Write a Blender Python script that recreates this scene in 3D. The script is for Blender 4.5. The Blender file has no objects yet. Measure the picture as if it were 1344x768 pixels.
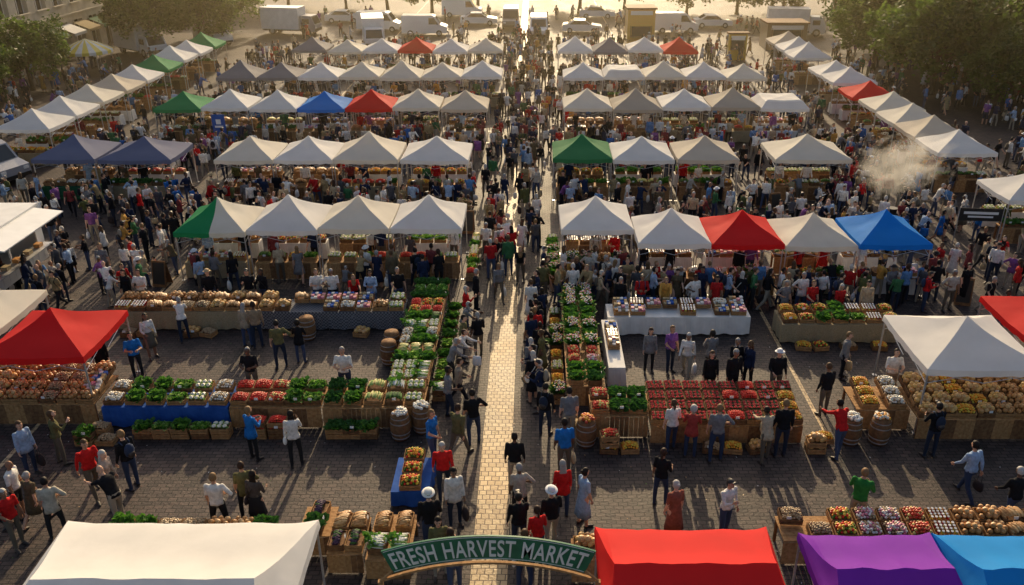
import bpy, bmesh, math, random
from mathutils import Vector, Matrix, noise
R = random.Random(11)
scene = bpy.context.scene
COL = scene.collection
pi = math.pi

# ------------------------------------------------------------------ materials
def new_mat(name):
    m = bpy.data.materials.new(name); m.use_nodes = True
    nt = m.node_tree
    b = nt.nodes['Principled BSDF']
    return m, nt, b
def lnk(nt, a, b): nt.links.new(a, b)
def c4(c): return (c[0], c[1], c[2], 1.0)

def noisy(name, c1, c2, scale=6, rough=0.7, bump=0.0, metal=0.0, trans=0.0, detail=4):
    m, nt, b = new_mat(name)
    tc = nt.nodes.new('ShaderNodeTexCoord')
    n = nt.nodes.new('ShaderNodeTexNoise'); n.inputs['Scale'].default_value = scale; n.inputs['Detail'].default_value = detail
    r = nt.nodes.new('ShaderNodeValToRGB')
    r.color_ramp.elements[0].position = 0.3; r.color_ramp.elements[1].position = 0.7
    r.color_ramp.elements[0].color = c4(c1); r.color_ramp.elements[1].color = c4(c2)
    lnk(nt, tc.outputs['Object'], n.inputs['Vector']); lnk(nt, n.outputs['Fac'], r.inputs['Fac'])
    lnk(nt, r.outputs['Color'], b.inputs['Base Color'])
    b.inputs['Roughness'].default_value = rough; b.inputs['Metallic'].default_value = metal
    if rough > .7: b.inputs['Specular IOR Level'].default_value = .15
    if bump:
        bp = nt.nodes.new('ShaderNodeBump'); bp.inputs['Strength'].default_value = bump; bp.inputs['Distance'].default_value = 0.02
        lnk(nt, n.outputs['Fac'], bp.inputs['Height']); lnk(nt, bp.outputs['Normal'], b.inputs['Normal'])
    if trans:
        t = nt.nodes.new('ShaderNodeBsdfTranslucent'); lnk(nt, r.outputs['Color'], t.inputs['Color'])
        mx = nt.nodes.new('ShaderNodeMixShader'); mx.inputs[0].default_value = trans
        out = nt.nodes['Material Output']
        lnk(nt, b.outputs[0], mx.inputs[1]); lnk(nt, t.outputs[0], mx.inputs[2]); lnk(nt, mx.outputs[0], out.inputs['Surface'])
    return m

def objcol(name, rough=0.8, trans=0.0, nscale=3, amp=0.25, metal=0.0, coat=0.0):
    m, nt, b = new_mat(name)
    oi = nt.nodes.new('ShaderNodeObjectInfo')
    tc = nt.nodes.new('ShaderNodeTexCoord')
    n = nt.nodes.new('ShaderNodeTexNoise'); n.inputs['Scale'].default_value = nscale; n.inputs['Detail'].default_value = 5
    lnk(nt, tc.outputs['Object'], n.inputs['Vector'])
    mr = nt.nodes.new('ShaderNodeMapRange')
    mr.inputs['From Min'].default_value = 0.3; mr.inputs['From Max'].default_value = 0.7
    mr.inputs['To Min'].default_value = 1 - amp; mr.inputs['To Max'].default_value = 1.0
    lnk(nt, n.outputs['Fac'], mr.inputs['Value'])
    mul = nt.nodes.new('ShaderNodeVectorMath'); mul.operation = 'SCALE'
    lnk(nt, oi.outputs['Color'], mul.inputs[0]); lnk(nt, mr.outputs['Result'], mul.inputs['Scale'])
    lnk(nt, mul.outputs[0], b.inputs['Base Color'])
    b.inputs['Roughness'].default_value = rough; b.inputs['Metallic'].default_value = metal
    b.inputs['Coat Weight'].default_value = coat
    if rough > .6: b.inputs['Specular IOR Level'].default_value = .12
    if trans:
        bp = nt.nodes.new('ShaderNodeBump'); bp.inputs['Strength'].default_value = 0.35; bp.inputs['Distance'].default_value = 0.06
        lnk(nt, n.outputs['Fac'], bp.inputs['Height']); lnk(nt, bp.outputs['Normal'], b.inputs['Normal'])
        t = nt.nodes.new('ShaderNodeBsdfTranslucent'); lnk(nt, mul.outputs[0], t.inputs['Color'])
        mx = nt.nodes.new('ShaderNodeMixShader'); mx.inputs[0].default_value = trans
        lnk(nt, b.outputs[0], mx.inputs[1]); lnk(nt, t.outputs[0], mx.inputs[2])
        lnk(nt, mx.outputs[0], nt.nodes['Material Output'].inputs['Surface'])
    return m

def rampmat(name, mult, cols, rough=0.8):
    m, nt, b = new_mat(name)
    oi = nt.nodes.new('ShaderNodeObjectInfo')
    a = nt.nodes.new('ShaderNodeMath'); a.operation = 'MULTIPLY'; a.inputs[1].default_value = mult
    f = nt.nodes.new('ShaderNodeMath'); f.operation = 'FRACT'
    r = nt.nodes.new('ShaderNodeValToRGB'); r.color_ramp.interpolation = 'CONSTANT'
    els = r.color_ramp.elements
    els[0].position = 0; els[0].color = c4(cols[0]); els[1].position = 1 / len(cols); els[1].color = c4(cols[1])
    for i in range(2, len(cols)):
        e = els.new(i / len(cols)); e.color = c4(cols[i])
    lnk(nt, oi.outputs['Random'], a.inputs[0]); lnk(nt, a.outputs[0], f.inputs[0]); lnk(nt, f.outputs[0], r.inputs['Fac'])
    lnk(nt, r.outputs['Color'], b.inputs['Base Color']); b.inputs['Roughness'].default_value = rough
    b.inputs['Specular IOR Level'].default_value = .2
    return m

M = {}
M['skin'] = rampmat('skin', 13.7, [(.58, .34, .23), (.52, .29, .19), (.62, .38, .27), (.28, .15, .09), (.46, .26, .17), (.13, .07, .045)], .55)
M['hair'] = rampmat('hair', 29.3, [(.015, .01, .008), (.04, .02, .012), (.09, .05, .025), (.02, .015, .012), (.45, .43, .4), (.22, .13, .06), (.3, .29, .28)], .6)
M['pants'] = rampmat('trousers_cloth', 5.1, [(.012, .013, .018), (.03, .045, .09), (.02, .02, .022), (.05, .07, .13), (.12, .1, .075), (.02, .028, .05), (.3, .26, .2)], .85)
M['shirt'] = objcol('shirt_cloth', .85, 0, 14, .35)
M['shoe'] = noisy('shoe_leather', (.012, .01, .01), (.05, .035, .03), 8, .5)
M['bag'] = rampmat('bag_cloth', 3.3, [(.75, .73, .68), (.5, .38, .22), (.7, .7, .72), (.04, .03, .03)], .8)
M['dark'] = noisy('dark_detail', (.01, .01, .01), (.02, .018, .015), 5, .5)
M['lip'] = noisy('lips', (.3, .09, .07), (.35, .12, .09), 5, .5)
M['canopy'] = objcol('canopy_fabric', .75, .4, 1.3, .08)
M['canopy_white'] = noisy('canopy_fabric_cream', (.8, .75, .64), (.86, .82, .74), 1.3, .75, 0, 0, .4)
M['metal'] = noisy('galvanised_frame', (.42, .42, .42), (.6, .6, .6), 9, .4, 0, .6)
M['wood'] = noisy('crate_wood', (.28, .145, .055), (.47, .27, .12), 12, .75, .3)
M['wood2'] = noisy('weathered_wood', (.13, .062, .03), (.25, .135, .06), 10, .75, .3)
M['cloth_white'] = noisy('tablecloth_white', (.68, .66, .62), (.8, .78, .74), 3, .85)
M['cloth_blue'] = noisy('tablecloth_blue', (.015, .07, .3), (.03, .11, .4), 4, .85)
M['cloth_green'] = noisy('tablecloth_green', (.015, .07, .03), (.03, .11, .05), 4, .85)
M['cloth_burlap'] = noisy('tablecloth_burlap', (.26, .2, .11), (.4, .32, .2), 25, .9, .3)
M['white'] = noisy('white_paint', (.7, .69, .66), (.8, .79, .76), 2, .45)
M['glass'] = noisy('dark_glass', (.015, .02, .025), (.03, .035, .04), 1, .08)
M['tyre'] = noisy('tyre_rubber', (.015, .015, .015), (.03, .03, .03), 8, .8)
M['paint'] = objcol('vehicle_paint', .3, 0, .7, .08, 0, .5)
M['leaf'] = noisy('salad_leaf', (.05, .16, .012), (.15, .34, .04), 14, .6, 0, 0, .35)
M['leaf2'] = noisy('dark_greens', (.025, .09, .01), (.06, .18, .025), 14, .6, 0, 0, .3)
M['lettuce'] = noisy('pale_lettuce', (.22, .42, .06), (.48, .62, .2), 14, .6, 0, 0, .35)
for k, a, b_ in [('tomato', (.6, .02, .01), (.74, .05, .02)), ('apple', (.46, .03, .02), (.64, .12, .03)), ('berry', (.34, .006, .015), (.6, .015, .02)),
                 ('caul', (.68, .63, .5), (.8, .77, .66)), ('bread', (.34, .14, .035), (.6, .32, .11)), ('crust', (.5, .26, .08), (.7, .46, .22)),
                 ('corn', (.66, .5, .1), (.7, .62, .25)), ('orange', (.74, .25, .015), (.78, .38, .03)), ('egg', (.02, .006, .025), (.06, .015, .06)),
                 ('potato', (.34, .23, .12), (.48, .34, .19)), ('gourd', (.54, .3, .07), (.74, .48, .17)), ('pink', (.55, .12, .2), (.68, .3, .35)),
                 ('flower', (.74, .72, .64), (.8, .78, .74)), ('jar', (.3, .1, .02), (.5, .22, .05)), ('yellow', (.7, .5, .03), (.75, .6, .1))]:
    M[k] = noisy('produce_' + k, a, b_, 18, .45)

m, nt, b = new_mat('tablecloth_plaid'); M['cloth_plaid'] = m
tc = nt.nodes.new('ShaderNodeTexCoord'); ck = nt.nodes.new('ShaderNodeTexChecker'); ck.inputs['Scale'].default_value = 16
ck.inputs['Color1'].default_value = (.05, .055, .07, 1); ck.inputs['Color2'].default_value = (.2, .2, .21, 1)
lnk(nt, tc.outputs['Object'], ck.inputs['Vector']); lnk(nt, ck.outputs['Color'], b.inputs['Base Color']); b.inputs['Roughness'].default_value = .9

def paving(name, ca, cb, mortar, bw, rh, rough):
    m, nt, b = new_mat(name)
    tc = nt.nodes.new('ShaderNodeTexCoord')
    nw = nt.nodes.new('ShaderNodeTexNoise'); nw.inputs['Scale'].default_value = .9; nw.inputs['Detail'].default_value = 3
    lnk(nt, tc.outputs['Object'], nw.inputs['Vector'])
    sc = nt.nodes.new('ShaderNodeVectorMath'); sc.operation = 'SCALE'; sc.inputs['Scale'].default_value = .14
    lnk(nt, nw.outputs['Color'], sc.inputs[0])
    ad = nt.nodes.new('ShaderNodeVectorMath'); ad.operation = 'ADD'
    lnk(nt, tc.outputs['Object'], ad.inputs[0]); lnk(nt, sc.outputs[0], ad.inputs[1])
    br = nt.nodes.new('ShaderNodeTexBrick'); br.inputs['Scale'].default_value = 1
    br.inputs['Brick Width'].default_value = bw; br.inputs['Row Height'].default_value = rh
    br.inputs['Mortar Size'].default_value = .013; br.inputs['Mortar Smooth'].default_value = .3
    br.inputs['Color1'].default_value = c4(ca); br.inputs['Color2'].default_value = c4(cb); br.inputs['Mortar'].default_value = c4(mortar)
    lnk(nt, ad.outputs[0], br.inputs['Vector'])
    n2 = nt.nodes.new('ShaderNodeTexNoise'); n2.inputs['Scale'].default_value = .35; n2.inputs['Detail'].default_value = 8; n2.inputs['Roughness'].default_value = .65
    lnk(nt, tc.outputs['Object'], n2.inputs['Vector'])
    mr = nt.nodes.new('ShaderNodeMapRange'); mr.inputs['From Min'].default_value = .3; mr.inputs['From Max'].default_value = .7
    mr.inputs['To Min'].default_value = .55; mr.inputs['To Max'].default_value = 1.3
    lnk(nt, n2.outputs['Fac'], mr.inputs['Value'])
    mu = nt.nodes.new('ShaderNodeVectorMath'); mu.operation = 'SCALE'
    lnk(nt, br.outputs['Color'], mu.inputs[0]); lnk(nt, mr.outputs['Result'], mu.inputs['Scale'])
    lnk(nt, mu.outputs[0], b.inputs['Base Color'])
    rr = nt.nodes.new('ShaderNodeMapRange'); rr.inputs['To Min'].default_value = rough - .12; rr.inputs['To Max'].default_value = rough + .15
    lnk(nt, n2.outputs['Fac'], rr.inputs['Value']); lnk(nt, rr.outputs['Result'], b.inputs['Roughness'])
    b.inputs['Specular IOR Level'].default_value = .3
    n3 = nt.nodes.new('ShaderNodeTexNoise'); n3.inputs['Scale'].default_value = 14
    lnk(nt, tc.outputs['Object'], n3.inputs['Vector'])
    sb = nt.nodes.new('ShaderNodeMath'); sb.operation = 'SUBTRACT'
    lnk(nt, n3.outputs['Fac'], sb.inputs[0]); lnk(nt, br.outputs['Fac'], sb.inputs[1])
    bp = nt.nodes.new('ShaderNodeBump'); bp.inputs['Strength'].default_value = .8; bp.inputs['Distance'].default_value = .018
    lnk(nt, sb.outputs[0], bp.inputs['Height']); lnk(nt, bp.outputs['Normal'], b.inputs['Normal'])
    return m
M['pave'] = paving('cobble_paving', (.098, .07, .06), (.05, .038, .035), (.016, .013, .012), .26, .15, .66)
M['pave2'] = paving('sun_tinted_pale_stone', (.64, .48, .27), (.46, .32, .17), (.12, .08, .05), .2, .2, .55)  # lighter pavers, brightened and warmed to carry the aisle's sunlight in their colour

# ------------------------------------------------------------------ mesh builder
def ico(sub):
    bm = bmesh.new(); bmesh.ops.create_icosphere(bm, subdivisions=sub, radius=1)
    v = [Vector(x.co) for x in bm.verts]; f = [[q.index for q in x.verts] for x in bm.faces]; bm.free()
    return v, f
ICO = {1: ico(1), 2: ico(2), 3: ico(3)}

class MB:
    def __init__(s): s.v = []; s.f = []; s.m = []; s.mats = []
    def mi(s, k):
        if k not in s.mats: s.mats.append(k)
        return s.mats.index(k)
    def add(s, vs, fs, k):
        o = len(s.v); s.v.extend([tuple(x) for x in vs]); i = s.mi(k)
        for f in fs: s.f.append([o + q for q in f]); s.m.append(i)
    def box(s, c, d, k, rot=None):
        vs = []
        for x in (-.5, .5):
            for y in (-.5, .5):
                for z in (-.5, .5):
                    p = Vector((x * d[0], y * d[1], z * d[2]))
                    if rot is not None: p = rot @ p
                    vs.append(p + Vector(c))
        s.add(vs, [(0, 1, 3, 2), (4, 6, 7, 5), (0, 4, 5, 1), (2, 3, 7, 6), (0, 2, 6, 4), (1, 5, 7, 3)], k)
    def ell(s, c, r, k, lv=1, rot=None, keep=None):
        V, F = ICO[lv]; c = Vector(c)
        vs = []
        for p in V:
            q = Vector((p.x * r[0], p.y * r[1], p.z * r[2]))
            if rot is not None: q = rot @ q
            vs.append(q + c)
        fs = F if keep is None else [f for f in F if keep((V[f[0]] + V[f[1]] + V[f[2]]) / 3)]
        s.add(vs, fs, k)
    def tube(s, pts, rad, seg, k, cap=True):
        pts = [Vector(p) for p in pts]
        d = (pts[-1] - pts[0]).normalized()
        ref = Vector((1, 0, 0)) if abs(d.x) < .8 else Vector((0, 1, 0))
        vs = []; n = len(pts)
        for i, p in enumerate(pts):
            t = (pts[min(i + 1, n - 1)] - pts[max(i - 1, 0)]).normalized()
            a = (ref - t * ref.dot(t)).normalized(); b = t.cross(a)
            r = rad[i]
            if not isinstance(r, (tuple, list)): r = (r, r)
            for j in range(seg):
                w = 2 * pi * j / seg
                vs.append(p + a * (math.cos(w) * r[0]) + b * (math.sin(w) * r[1]))
        fs = []
        for i in range(n - 1):
            for j in range(seg):
                j2 = (j + 1) % seg
                fs.append((i * seg + j, i * seg + j2, (i + 1) * seg + j2, (i + 1) * seg + j))
        if cap:
            fs.append(tuple(reversed(range(seg)))); fs.append(tuple((n - 1) * seg + j for j in range(seg)))
        s.add(vs, fs, k)
    def quad(s, a, b, c, d, k): s.add([a, b, c, d], [(0, 1, 2, 3)], k)
    def mesh(s, name, smooth=False):
        me = bpy.data.meshes.new(name); me.from_pydata(s.v, [], s.f)
        for k in s.mats: me.materials.append(M[k])
        me.polygons.foreach_set('material_index', s.m)
        if smooth: me.polygons.foreach_set('use_smooth', [True] * len(s.f))
        me.update(); return me

def obj(name, me, loc=(0, 0, 0), rz=0, sc=None, color=None, parent=None, rx=0):
    o = bpy.data.objects.new(name, me); o.location = loc; o.rotation_euler = (rx, 0, rz)
    if sc is not None: o.scale = sc if isinstance(sc, (tuple, list)) else (sc, sc, sc)
    if color is not None: o.color = (color[0], color[1], color[2], 1)
    COL.objects.link(o)
    if parent is not None: o.parent = parent
    return o
def empty(name, loc=(0, 0, 0)):
    o = bpy.data.objects.new(name, None); o.location = loc; COL.objects.link(o); return o

# ------------------------------------------------------------------ ground
mb = MB(); mb.quad((-900, -300, 0), (900, -300, 0), (900, 1500, 0), (-900, 1500, 0), 'pave')
obj('ground', mb.mesh('ground'))
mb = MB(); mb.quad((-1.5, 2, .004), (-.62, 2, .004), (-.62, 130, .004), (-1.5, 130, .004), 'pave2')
obj('sun_tinted_stone_path', mb.mesh('sun_tinted_stone_path'))  # band of lighter stone; the sunlit streak is painted into its colour
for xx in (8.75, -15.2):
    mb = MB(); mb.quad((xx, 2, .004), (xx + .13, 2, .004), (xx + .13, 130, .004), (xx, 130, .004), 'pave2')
    obj('pale_line', mb.mesh('pale_line'))  # thin pale strips running parallel to the aisle

# ------------------------------------------------------------------ people
def rotx(p, o, a):
    q = Vector(p) - o
    return o + Vector((q.x, q.y * math.cos(a) - q.z * math.sin(a), q.y * math.sin(a) + q.z * math.cos(a)))

def build_person(name, P):
    g = P.get; fem = g('fem', False)
    lean = g('lean', 0.03); A = math.radians
    pel = Vector((0, 0, .93))
    sh_w = .165 if fem else .19
    hip = .095
    up = lambda x, y, z: rotx((x, y, z), pel, lean)
    neck0, neck1 = up(0, .005, 1.44), up(0, -.01, 1.53)
    head = up(0, -.025, 1.635)
    S = {}
    for sd in (-1, 1):
        q = 'L' if sd < 0 else 'R'
        a, bk = g('leg' + q, (0, 4)); a = A(a); bk = A(bk)
        H = Vector((sd * hip, 0, .92)); ab = A(g('spread', 4)) * sd
        K = H + Vector((math.sin(ab), -math.sin(a), -math.cos(a))) * .43
        N = K + Vector((0, -math.sin(a - bk), -math.cos(a - bk))) * .42
        fa = a - bk
        T = N + Vector((sd * .03, -math.cos(fa * .6) * .17, -.05 + (-math.sin(fa * .6)) * -.12 * (1 if fa < 0 else -.3)))
        pa, ab2, el, inn = g('arm' + q, (5, 10, 15, 0)); pa = A(pa); ab2 = A(ab2); el = A(el); inn = A(inn)
        Sh = up(sd * sh_w, 0, 1.405)
        E = Sh + Vector((sd * math.sin(ab2), -math.sin(pa) * math.cos(ab2), -math.cos(pa) * math.cos(ab2))) * .285
        w2 = ab2 - inn
        fd = Vector((sd * math.sin(w2), -math.sin(pa + el) * math.cos(w2), -math.cos(pa + el) * math.cos(w2)))
        W = E + fd * .245
        S[q] = (H, K, N, T, Sh, E, W, fd)
    mb = MB(); k = 'skin'
    bulk = g('bulk', 1.0)
    rings = [(.84, .15, .105), (.9, .168, .12), (.98, .16, .115), (1.08, .135 if fem else .15, .1), (1.2, .145 if fem else .165, .11), (1.32, .165 if fem else .19, .12), (1.4, .15 if fem else .175, .1), (1.445, .09, .07), (1.47, .05, .05)]
    mb.tube([(up(0, 0, z) if z > .93 else Vector((0, 0, z))) for z, _, _ in rings], [(x * bulk, y * bulk) for _, x, y in rings], 14, k)
    if fem:
        for sd in (-1, 1): mb.ell(up(sd * .07, -.085, 1.29), (.06, .055, .06), k, 2)
    mb.tube([neck0, neck1, head], [.056, .05, .05], 10, k)
    mb.ell(head, (.074, .092, .113), k, 3); 
    hr = Matrix.Rotation(A(g('turn', 0)), 3, 'Z') @ Matrix.Rotation(-A(g('nod', 0)), 3, 'X')
    mb.ell(head + hr @ Vector((0, -.03, -.065)), (.05, .055, .045), k, 2)
    b = bulk
    for q in 'LR':
        H, K, N, T, Sh, E, W, fd = S[q]
        mb.ell(Sh, (.062 * b,) * 3, k, 2)
        mb.tube([Sh, Sh.lerp(E, .5), E], [.056 * b, .052 * b, .043 * b], 10, k); mb.ell(E, (.043 * b,) * 3, k, 2)
        mb.tube([E, E.lerp(W, .35), W], [.042 * b, .042 * b, .028], 10, k); mb.ell(W, (.029,) * 3, k, 2)
        mb.tube([H, H.lerp(K, .4), K], [.09 * b, .08 * b, .06], 12, k); mb.ell(K, (.06,) * 3, k, 2); mb.ell(H, (.09 * b,) * 3, k, 2)
        mb.tube([K, K.lerp(N, .35), N], [.06, .06, .042], 12, k); mb.ell(N, (.043,) * 3, k, 2)
        mb.tube([N + Vector((0, .04, -.035)), N.lerp(T, .5) + Vector((0, 0, -.008)), T], [(.038, .045), (.045, .04), (.042, .028)], 10, k)
        mb.ell(T, (.043, .045, .028), k, 2); mb.ell(N + Vector((0, .035, -.045)), (.038, .04, .035), k, 2)
    me0 = mb.mesh('tmp'); o0 = bpy.data.objects.new('tmp', me0); COL.objects.link(o0)
    md = o0.modifiers.new('r', 'REMESH'); md.mode = 'VOXEL'; md.voxel_size = .021
    dg = bpy.context.evaluated_depsgraph_get(); ev = o0.evaluated_get(dg); tm = ev.to_mesh()
    V = [Vector(v.co) for v in tm.vertices]; F = [list(p.vertices) for p in tm.polygons]
    ev.to_mesh_clear(); bpy.data.objects.remove(o0); bpy.data.meshes.remove(me0)
    acc = [Vector((0, 0, 0)) for _ in V]; cnt = [0] * len(V)
    for f in F:
        c = Vector((0, 0, 0))
        for i in f: c += V[i]
        c /= len(f)
        for i in f: acc[i] += c; cnt[i] += 1
    V = [V[i].lerp(acc[i] / max(cnt[i], 1), .5) for i in range(len(V))]
    short = g('short', False); bottom = g('bottom', 'pants'); dress = g('dress', False)
    segs = [(Vector((0, 0, .84)), up(0, 0, .97), .12, 'shirt' if (dress or g('longtop')) else 'pants'), (up(0, 0, 1.02), up(0, 0, 1.36), .13, 'shirt'), (up(-.1, 0, 1.4), up(.1, 0, 1.4), .07, 'shirt'),
            (neck0, neck1, .05, 'skin'), (head, head + Vector((0, 0, .02)), .1, 'skin')]
    legm = 'skin' if (dress or bottom in ('shorts', 'skirt')) else 'pants'
    for q in 'LR':
        H, K, N, T, Sh, E, W, fd = S[q]
        segs += [(H, K, .08, 'pants' if bottom == 'shorts' else legm), (K.lerp(N, .1), N, .05, legm), (N + Vector((0, .04, -.05)), T + Vector((0, 0, -.01)), .045, 'shoe'),
                 (Sh, Sh.lerp(E, .75), .06, 'shirt'), (Sh.lerp(E, .75), E.lerp(W, .8), .045, 'skin' if short else 'shirt'), (E.lerp(W, .93), W, .03, 'skin')]
    mb = MB()
    for k in ('skin', 'shirt', 'pants', 'shoe', 'hair'): mb.mi(k)
    mb.v = [tuple(v) for v in V]
    SG = [(a, bb - a, max((bb - a).length_squared, 1e-6), r, k) for a, bb, r, k in segs]
    for f in F:
        c = (V[f[0]] + V[f[2]]) * .5
        best = 9; bk = 'skin'
        for a, d, l2, r, k in SG:
            t = max(0, min(1, (c - a).dot(d) / l2)); dd = (c - a - d * t).length - r
            if dd < best: best = dd; bk = k
        mb.f.append(f); mb.m.append(mb.mi(bk))
    hp = lambda x, y, z: head + hr @ Vector((x, y, z))
    mb.tube([hp(0, -.088, .02), hp(0, -.108, -.018), hp(0, -.09, -.03)], [.008, .014, .01], 6, 'skin')
    for sd in (-1, 1):
        mb.ell(hp(sd * .03, -.083, .012), (.011, .008, .007), 'dark', 1)
        mb.ell(hp(sd * .077, .0, -.005), (.01, .02, .03), 'skin', 1)
        mb.box(hp(sd * .03, -.089, .03), (.03, .008, .006), 'hair', hr)
    mb.ell(hp(0, -.086, -.055), (.024, .009, .007), 'lip', 1)
    hs = g('hair', 'short')
    if hs != 'bald':
        sc = 1.12 if hs != 'curly' else 1.3
        mb.ell(hp(0, .012, .018), (.078 * sc, .092 * sc, .11 * sc), 'hair', 3, hr, lambda p: not (p.y < -.15 and p.z < .42) and p.z > (-.45 if hs == 'short' else -.7))
    if hs == 'long':
        mb.tube([hp(0, .04, .03), hp(0, .07, -.08), hp(0, .085, -.2), hp(0, .08, -.33)], [(.07, .05), (.085, .045), (.095, .035), (.05, .02)], 12, 'hair')
    if hs == 'bun': mb.ell(hp(0, .11, .06), (.045, .045, .045), 'hair', 2)
    if hs == 'pony': mb.tube([hp(0, .1, .04), hp(0, .14, -.03), hp(0, .12, -.17)], [.022, .035, .012], 8, 'hair')
    ht = g('hat')
    if ht == 'brim':
        mb.tube([hp(0, 0, .05), hp(0, 0, .06)], [(.15, .165), (.145, .16)], 20, 'bag'); mb.tube([hp(0, 0, .05), hp(0, 0, .12), hp(0, 0, .145)], [(.095, .108), (.085, .098), (.05, .06)], 16, 'bag')
    if ht == 'cap':
        mb.ell(hp(0, .0, .035), (.09, .108, .1), 'shoe', 3, hr, lambda p: p.z > .05); mb.tube([hp(0, -.07, .05), hp(0, -.17, .04)], [(.07, .01), (.05, .008)], 10, 'shoe')
    for q in 'LR':
        sd = -1 if q == 'L' else 1
        H, K, N, T, Sh, E, W, fd = S[q]
        n = Vector((-sd, 0, 0)); n = (n - fd * n.dot(fd)).normalized(); t = fd.cross(n) * -sd
        rot = Matrix((t, n, fd)).transposed()
        mb.ell(W + fd * .05, (.04, .016, .052), 'skin', 2, rot)
        for i, ln in enumerate((.062, .072, .068, .052)):
            b0 = W + fd * .088 + t * ((i - 1.5) * .019)
            m1 = b0 + (fd * .85 + n * .4).normalized() * ln * .55; m2 = m1 + (fd * .5 + n * .85).normalized() * ln * .5
            mb.tube([b0 - fd * .02, b0, m1, m2], [.009, .0095, .0085, .006], 5, 'skin')
        tb = W + fd * .03 + t * -.034
        mb.tube([tb, tb + (fd * .6 - t * .7 + n * .2) * .035, tb + (fd * 1.2 - t * .8 + n * .5) * .045], [.012, .011, .007], 5, 'skin')
        hand = W + fd * .11
        if g('carry') == q:
            L = .5 if fem else .42
            mb.tube([hand + Vector((0, -.07, -.26)), hand + Vector((0, -.05, -.06)), hand, hand + Vector((0, .05, -.06)), hand + Vector((0, .07, -.26))], [.007] * 5, 5, 'bag')
            mb.tube([hand + Vector((0, 0, -.22)), hand + Vector((0, 0, -.3)), hand + Vector((0, 0, -L)), hand + Vector((0, 0, -L - .07))], [(.05, .13), (.075, .15), (.09, .16), (.05, .12)], 12, 'bag')
    if g('shoulderbag'):
        mb.tube([up(-.16, -.02, 1.47), up(.02, -.14, 1.25), up(.2, -.04, .95)], [.012] * 3, 5, 'bag')
        mb.tube([up(-.16, -.02, 1.47), up(.02, .14, 1.25), up(.2, .06, .95)], [.012] * 3, 5, 'bag')
        mb.ell(up(.22, .02, .86), (.06, .14, .12), 'bag', 2)
    if g('backpack'):
        mb.ell(up(0, .17, 1.22), (.14, .09, .21), 'pants', 2); mb.ell(up(0, .23, 1.12), (.1, .05, .1), 'shoe', 2)
        for sd in (-1, 1): mb.tube([up(sd * .1, .1, 1.4), up(sd * .11, 0, 1.475), up(sd * .11, -.12, 1.33), up(sd * .13, -.02, 1.08)], [.017] * 4, 6, 'pants')
    def skirt(zt, zb, rt, rb, k):
        seg = 28; vs = []
        for i, tt in enumerate((0, .3, .65, 1)):
            z = zt + (zb - zt) * tt; r = rt + (rb - rt) * tt
            c = up(0, 0, z) if z > .93 else Vector((0, 0, z))
            for j in range(seg):
                w = 2 * pi * j / seg; rr = r * (1 + .06 * tt * math.sin(7 * w + 1))
                vs.append(c + Vector((math.cos(w) * rr, math.sin(w) * rr * .78, 0)))
        fs = [(i * seg + j, i * seg + (j + 1) % seg, (i + 1) * seg + (j + 1) % seg, (i + 1) * seg + j) for i in range(3) for j in range(seg)]
        fs.append(tuple(3 * seg + j for j in range(seg)))
        mb.add(vs, fs, k)
    if dress: skirt(1.08, g('hem', .5), .148, .25, 'shirt')
    elif bottom == 'skirt': skirt(1.04, g('hem', .45), .16, .24, 'pants')
    elif g('longtop'): skirt(1.1, .8, .16, .2, 'shirt')
    else: skirt(1.06, .93, .158, .183, 'shirt')
    z0 = min(v[2] for v in mb.v)
    mb.v = [(v[0], v[1], v[2] - z0) for v in mb.v]
    return mb.mesh(name, True)

ST = dict(legL=(3, 3), legR=(-2, 2), armL=(3, 9, 12, 4), armR=(0, 9, 16, 4))
CON = dict(legL=(14, 14), legR=(-3, 1), armL=(8, 12, 70, 25), armR=(0, 10, 10, 2), nod=10)
WK1 = dict(legL=(25, 6), legR=(-16, 22), armL=(-22, 8, 18, 2), armR=(20, 8, 30, 4), lean=.07)
WK2 = dict(legL=(-14, 26), legR=(24, 8), armL=(20, 8, 28, 4), armR=(-18, 8, 14, 2), lean=.07)
RCH = dict(legL=(12, 10), legR=(-8, 4), armL=(45, 8, 25, 8), armR=(60, 5, 20, 8), lean=.32, nod=25)
FRT = dict(legL=(2, 4), legR=(3, 3), armL=(20, 14, 85, 45), armR=(22, 14, 80, 45), nod=25, lean=.05)
PHN = dict(legL=(5, 6), legR=(-4, 2), armL=(30, 8, 100, 30), armR=(2, 9, 12, 2), nod=22)
HIP = dict(legL=(2, 2), legR=(-5, 4), armL=(-12, 45, 75, 95), armR=(4, 9, 14, 3), spread=8)
PNT = dict(legL=(4, 4), legR=(-4, 2), armL=(0, 10, 15, 3), armR=(75, 15, 8, 0), turn=-20)
specs = []
def sp(base, **k):
    d = dict(base); d.update(k); specs.append(d)
sp(ST, hair='short', bulk=1.08); sp(ST, fem=True, hair='long', longtop=True); sp(CON, hair='short', short=True)
sp(CON, fem=True, hair='pony', short=True); sp(WK1, hair='short', bulk=1.05); sp(WK2, fem=True, hair='long', carry='R')
sp(WK1, fem=True, hair='bun', dress=True, short=True); sp(WK2, hair='short', short=True, backpack=True); sp(RCH, hair='short', bulk=1.05)
sp(RCH, fem=True, hair='long', short=True); sp(FRT, hair='short', short=True, bulk=1.1); sp(FRT, fem=True, hair='curly', longtop=True)
sp(PHN, fem=True, hair='long', shoulderbag=True); sp(PHN, hair='short', hat='cap'); sp(HIP, hair='short', short=True, bulk=1.1)
sp(HIP, fem=True, hair='short', short=True, longtop=True, bulk=1.12); sp(PNT, hair='short', bulk=1.05); sp(ST, fem=True, hair='bun', dress=True, hem=.35, short=True)
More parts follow.
